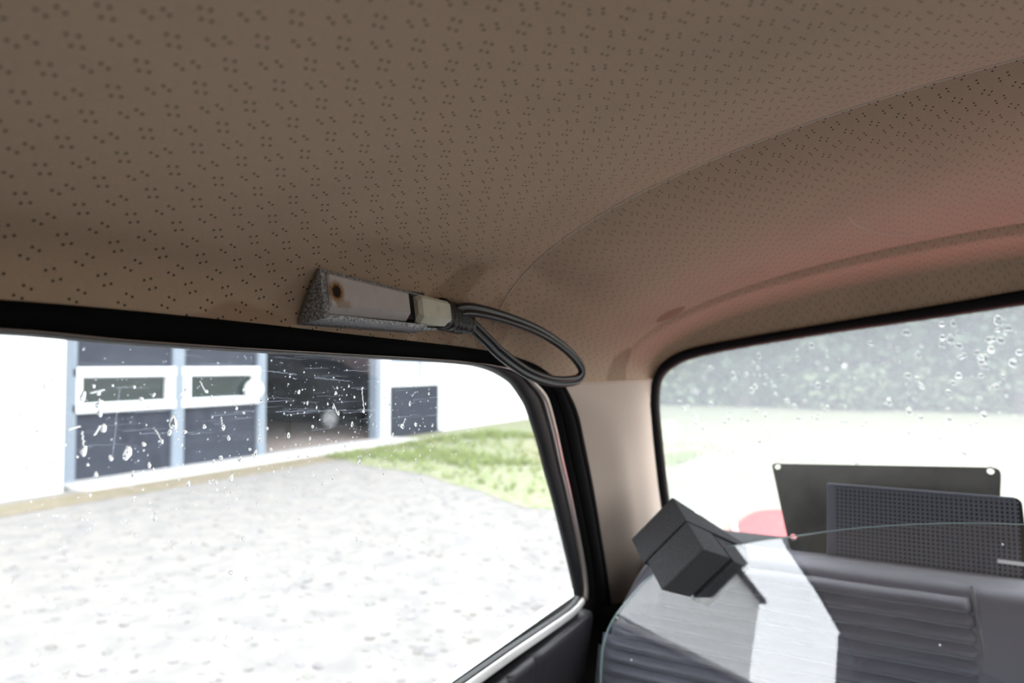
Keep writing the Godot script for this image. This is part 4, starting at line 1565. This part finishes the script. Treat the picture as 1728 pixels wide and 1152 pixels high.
func build_building() -> void:
	var b := base("white_building", V(-7.4, -1.15, 4.0), "long white rendered building with garage doors beside the yard", "building")
	# walls round the openings
	part("wall", wall_box(-9.0, 3.42, -1.15, 2.9, -7.4, -6.62), M.wall, b)
	part("wall", wall_box(9.76, 17.0, -1.15, 2.9, -7.4, -7.0), M.wall, b)
	part("lintel_wall", wall_box(3.50, 9.76, 1.25, 2.9, -7.4, -7.0), M.wall, b)
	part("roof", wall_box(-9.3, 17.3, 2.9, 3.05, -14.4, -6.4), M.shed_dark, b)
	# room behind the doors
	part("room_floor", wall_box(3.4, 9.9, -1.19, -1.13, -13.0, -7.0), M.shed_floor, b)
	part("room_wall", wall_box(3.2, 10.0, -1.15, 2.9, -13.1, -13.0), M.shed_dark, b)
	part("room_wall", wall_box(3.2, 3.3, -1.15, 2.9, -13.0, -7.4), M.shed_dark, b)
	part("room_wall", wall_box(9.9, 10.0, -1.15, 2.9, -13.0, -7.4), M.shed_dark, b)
	# apron
	var ap := base("concrete_apron", V(-6.6, -1.15, 5.5), "pale concrete strip along the foot of the garage doors", "", "", "structure")
	part("slab", wall_box(3.5, 8.4, -1.16, -1.115, -7.0, -6.38, 0.01), M.concrete, ap)
	# closed pair of doors, each leaf two dark panels with a window between
	var gd := base("garage_door", V(-7.0, -1.12, 4.7), "pair of white framed garage doors with dark blue panels and window band", "door")
	part("door_post", wall_box(3.42, 3.68, -1.13, 1.25, -7.02, -6.90, 0.01), M.grey_shade_paint, gd)
	part("door_post", wall_box(5.83, 5.95, -1.13, 1.25, -7.02, -6.90, 0.01), M.grey_shade_paint, gd)
	part("meeting_stile", wall_box(4.69, 4.83, -1.13, 1.25, -7.0, -6.91, 0.01), M.grey_shade_paint, gd)
	for leaf in [[3.66, 4.69], [4.83, 5.83]]:
		part("panel", wall_box(leaf[0], leaf[1], -1.13, -0.46, -7.0, -6.955), M.panel_paint, gd)
		part("panel", wall_box(leaf[0], leaf[1], -0.04, 1.25, -7.0, -6.955), M.panel_paint, gd)
		part("rail", wall_box(leaf[0] - 0.03, leaf[1] + 0.03, -0.12, -0.02, -6.97, -6.90, 0.01), M.white_paint, gd)
		part("rail", wall_box(leaf[0] - 0.03, leaf[1] + 0.03, -0.47, -0.375, -6.97, -6.90, 0.01), M.white_paint, gd)
		var fr := part("window_frame", wall_box(leaf[0] - 0.02, leaf[0] + 0.075, -0.375, -0.12, -6.97, -6.905, 0.01), M.white_paint, gd)
		part("window_frame", wall_box(leaf[1] - 0.075, leaf[1] + 0.02, -0.375, -0.12, -6.97, -6.905, 0.01), M.white_paint, gd)
		part("window_pane", wall_box(leaf[0] + 0.07, leaf[1] - 0.07, -0.38, -0.11, -6.975, -6.96), M.green_glass, gd)
	# round white lamp on the post
	var lb := SphereMesh.new()
	lb.radius = 0.115
	lb.height = 0.24
	lb.radial_segments = 16
	lb.rings = 8
	var bl := base("wall_bulkhead_lamp", V(-6.86, -0.30, 5.72), "small white rounded lamp fixed on the garage door frame", "lamp")
	put("cover", lb, M.white_paint, bl)
	put("mount", box_mesh(Vector3(-0.05, 0, 0), Vector3(0.05, 0.10, 0.08), 0.01), M.white_paint, bl)
	# right-hand door: white upper panel, dark lower panel
	var sd := base("shed_door", V(-7.0, -1.12, 9.0), "narrow door with white upper panel and dark lower panel", "door")
	part("door_post", wall_box(8.0, 8.12, -1.13, 1.25, -7.03, -6.88, 0.01), M.grey_shade_paint, sd)
	part("door_post", wall_box(8.16, 8.36, -1.13, 1.25, -7.02, -6.91, 0.01), M.white_paint, sd)
	part("panel", wall_box(8.36, 9.70, -1.13, -0.34, -7.0, -6.955), M.panel_paint, sd)
	part("white_panel", wall_box(8.36, 9.70, -0.34, 0.03, -7.0, -6.945, 0.01), M.white_paint, sd)
	part("panel", wall_box(8.36, 9.70, 0.03, 1.25, -7.0, -6.955), M.grey_shade_paint, sd)
	part("latch", wall_box(9.12, 9.20, -0.20, 0.06, -6.95, -6.93, 0.005), M.grey_shade_paint, sd)
	part("door_post", wall_box(9.70, 9.78, -1.13, 1.25, -7.02, -6.93, 0.01), M.white_paint, sd)
	# something pale standing in the dark doorway
	var tk := base("white_sack", V(-9.1, -1.13, 9.3), "small pale rounded sack on the floor inside the dark doorway", "sack")
	var rows := []
	for i in 11:
		var t := i / 10.0
		var rad: float = 0.155 * pow(sin(PI * clampf(0.10 + t * 0.90, 0, 1)), 0.6)
		var row := []
		for j in 17:
			var a := TAU * j / 16.0
			row.append(V(-9.1 + cos(a) * rad * (1 + 0.06 * sin(3 * a + t * 4)), -1.13 + 0.33 * t, 9.3 + sin(a) * rad))
		rows.append(row)
	part("body", sheet(rows, [], [], true), M.white_paint, tk)

func leaf_cloud(n: int, rx: float, y0: float, y1: float, size: float, sd: int, cone: float) -> ArrayMesh:
	var rr := RandomNumberGenerator.new()
	rr.seed = sd
	var st := st_new()
	for i in n:
		var t := pow(rr.randf(), 0.8)
		var y := lerpf(y0, y1, t)
		var rad: float = rx * (1.0 - cone * t) * sqrt(rr.randf())
		var a := rr.randf() * TAU
		var p := Vector3(cos(a) * rad, y, sin(a) * rad)
		var bs := Basis.from_euler(Vector3(rr.randf_range(-1, 1), rr.randf() * TAU, rr.randf_range(-1, 1)))
		var s := size * rr.randf_range(0.6, 1.4)
		quad(st, p + bs * Vector3(-s, 0, -s * 0.5), p + bs * Vector3(0, 0, -s * 0.7), p + bs * Vector3(s, 0.0, s * 0.4), p + bs * Vector3(0, 0, s * 0.6))
	return st_done(st)

func build_forest() -> void:
	var trunk := []
	for v in 3:
		var rows := []
		for i in 13:
			var t := i / 12.0
			var row := []
			for j in 11:
				var a := TAU * j / 10.0
				var rad: float = (0.13 + 0.05 * v) * (1.0 - 0.75 * t) * (1.0 + 0.35 * exp(-t * 25.0))
				row.append(Vector3(cos(a) * rad + 0.18 * sin(t * 2.2 + v) * t, t * 9.0, sin(a) * rad + 0.12 * sin(t * 3.0 + 2 * v) * t))
			rows.append(row)
		trunk.append(sheet(rows, [], [], true))
	var crown := []
	var low := []
	for v in 3:
		crown.append(leaf_cloud(2200, 1.15, 1.3, 9.4, 0.20, 500 + v, 0.6))
		low.append(leaf_cloud(420, 0.9, 0.4, 2.4, 0.11, 520 + v, 0.0))
	var rr := RandomNumberGenerator.new()
	rr.seed = 90
	for i in 46:
		var row := i % 3
		var x: float = -9.5 + 20.0 * (i / 45.0) + rr.randf_range(-0.5, 0.5)
		var r: float = 20.5 + row * 2.2 + rr.randf_range(-0.6, 0.6)
		var v := rr.randi() % 3
		var t := base("forest_tree", Vector3(x, 0, -r), "tall slender tree in the forest edge beyond the field", "tree", "trees beyond the field")
		var sc := rr.randf_range(0.8, 1.15)
		var tk := put("trunk", trunk[v], M.bark, t)
		var cr := put("crown", crown[(v + i) % 3], M.leaf, t)
		var lo := put("low_branches", low[(v + i) % 3], M.leaf if i % 2 == 0 else M.leaf_pale, t)
		cr.set_meta("kind", "stuff")
		lo.set_meta("kind", "stuff")
		for q in [tk, cr, lo]:
			q.scale = Vector3(sc, sc, sc)
			q.rotation.y = rr.randf() * TAU
	var bush := [leaf_cloud(420, 0.9, 0.02, 1.15, 0.10, 701, 0.35), leaf_cloud(420, 1.1, 0.02, 0.8, 0.10, 702, 0.35)]
	for i in 30:
		var x: float = -12.0 + 23.0 * (i / 29.0) + rr.randf_range(-0.4, 0.4)
		var t := base("undergrowth_bush", Vector3(x, 0, -19.6 - rr.randf_range(0.0, 1.4)), "low leafy bush at the foot of the forest edge", "bush", "bushes along the forest edge")
		var o := put("foliage", bush[i % 2], M.leaf_pale if i % 3 > 0 else M.leaf, t)
		o.set_meta("kind", "stuff")
		o.rotation.y = rr.randf() * TAU
		o.scale = Vector3.ONE * rr.randf_range(0.8, 1.3)
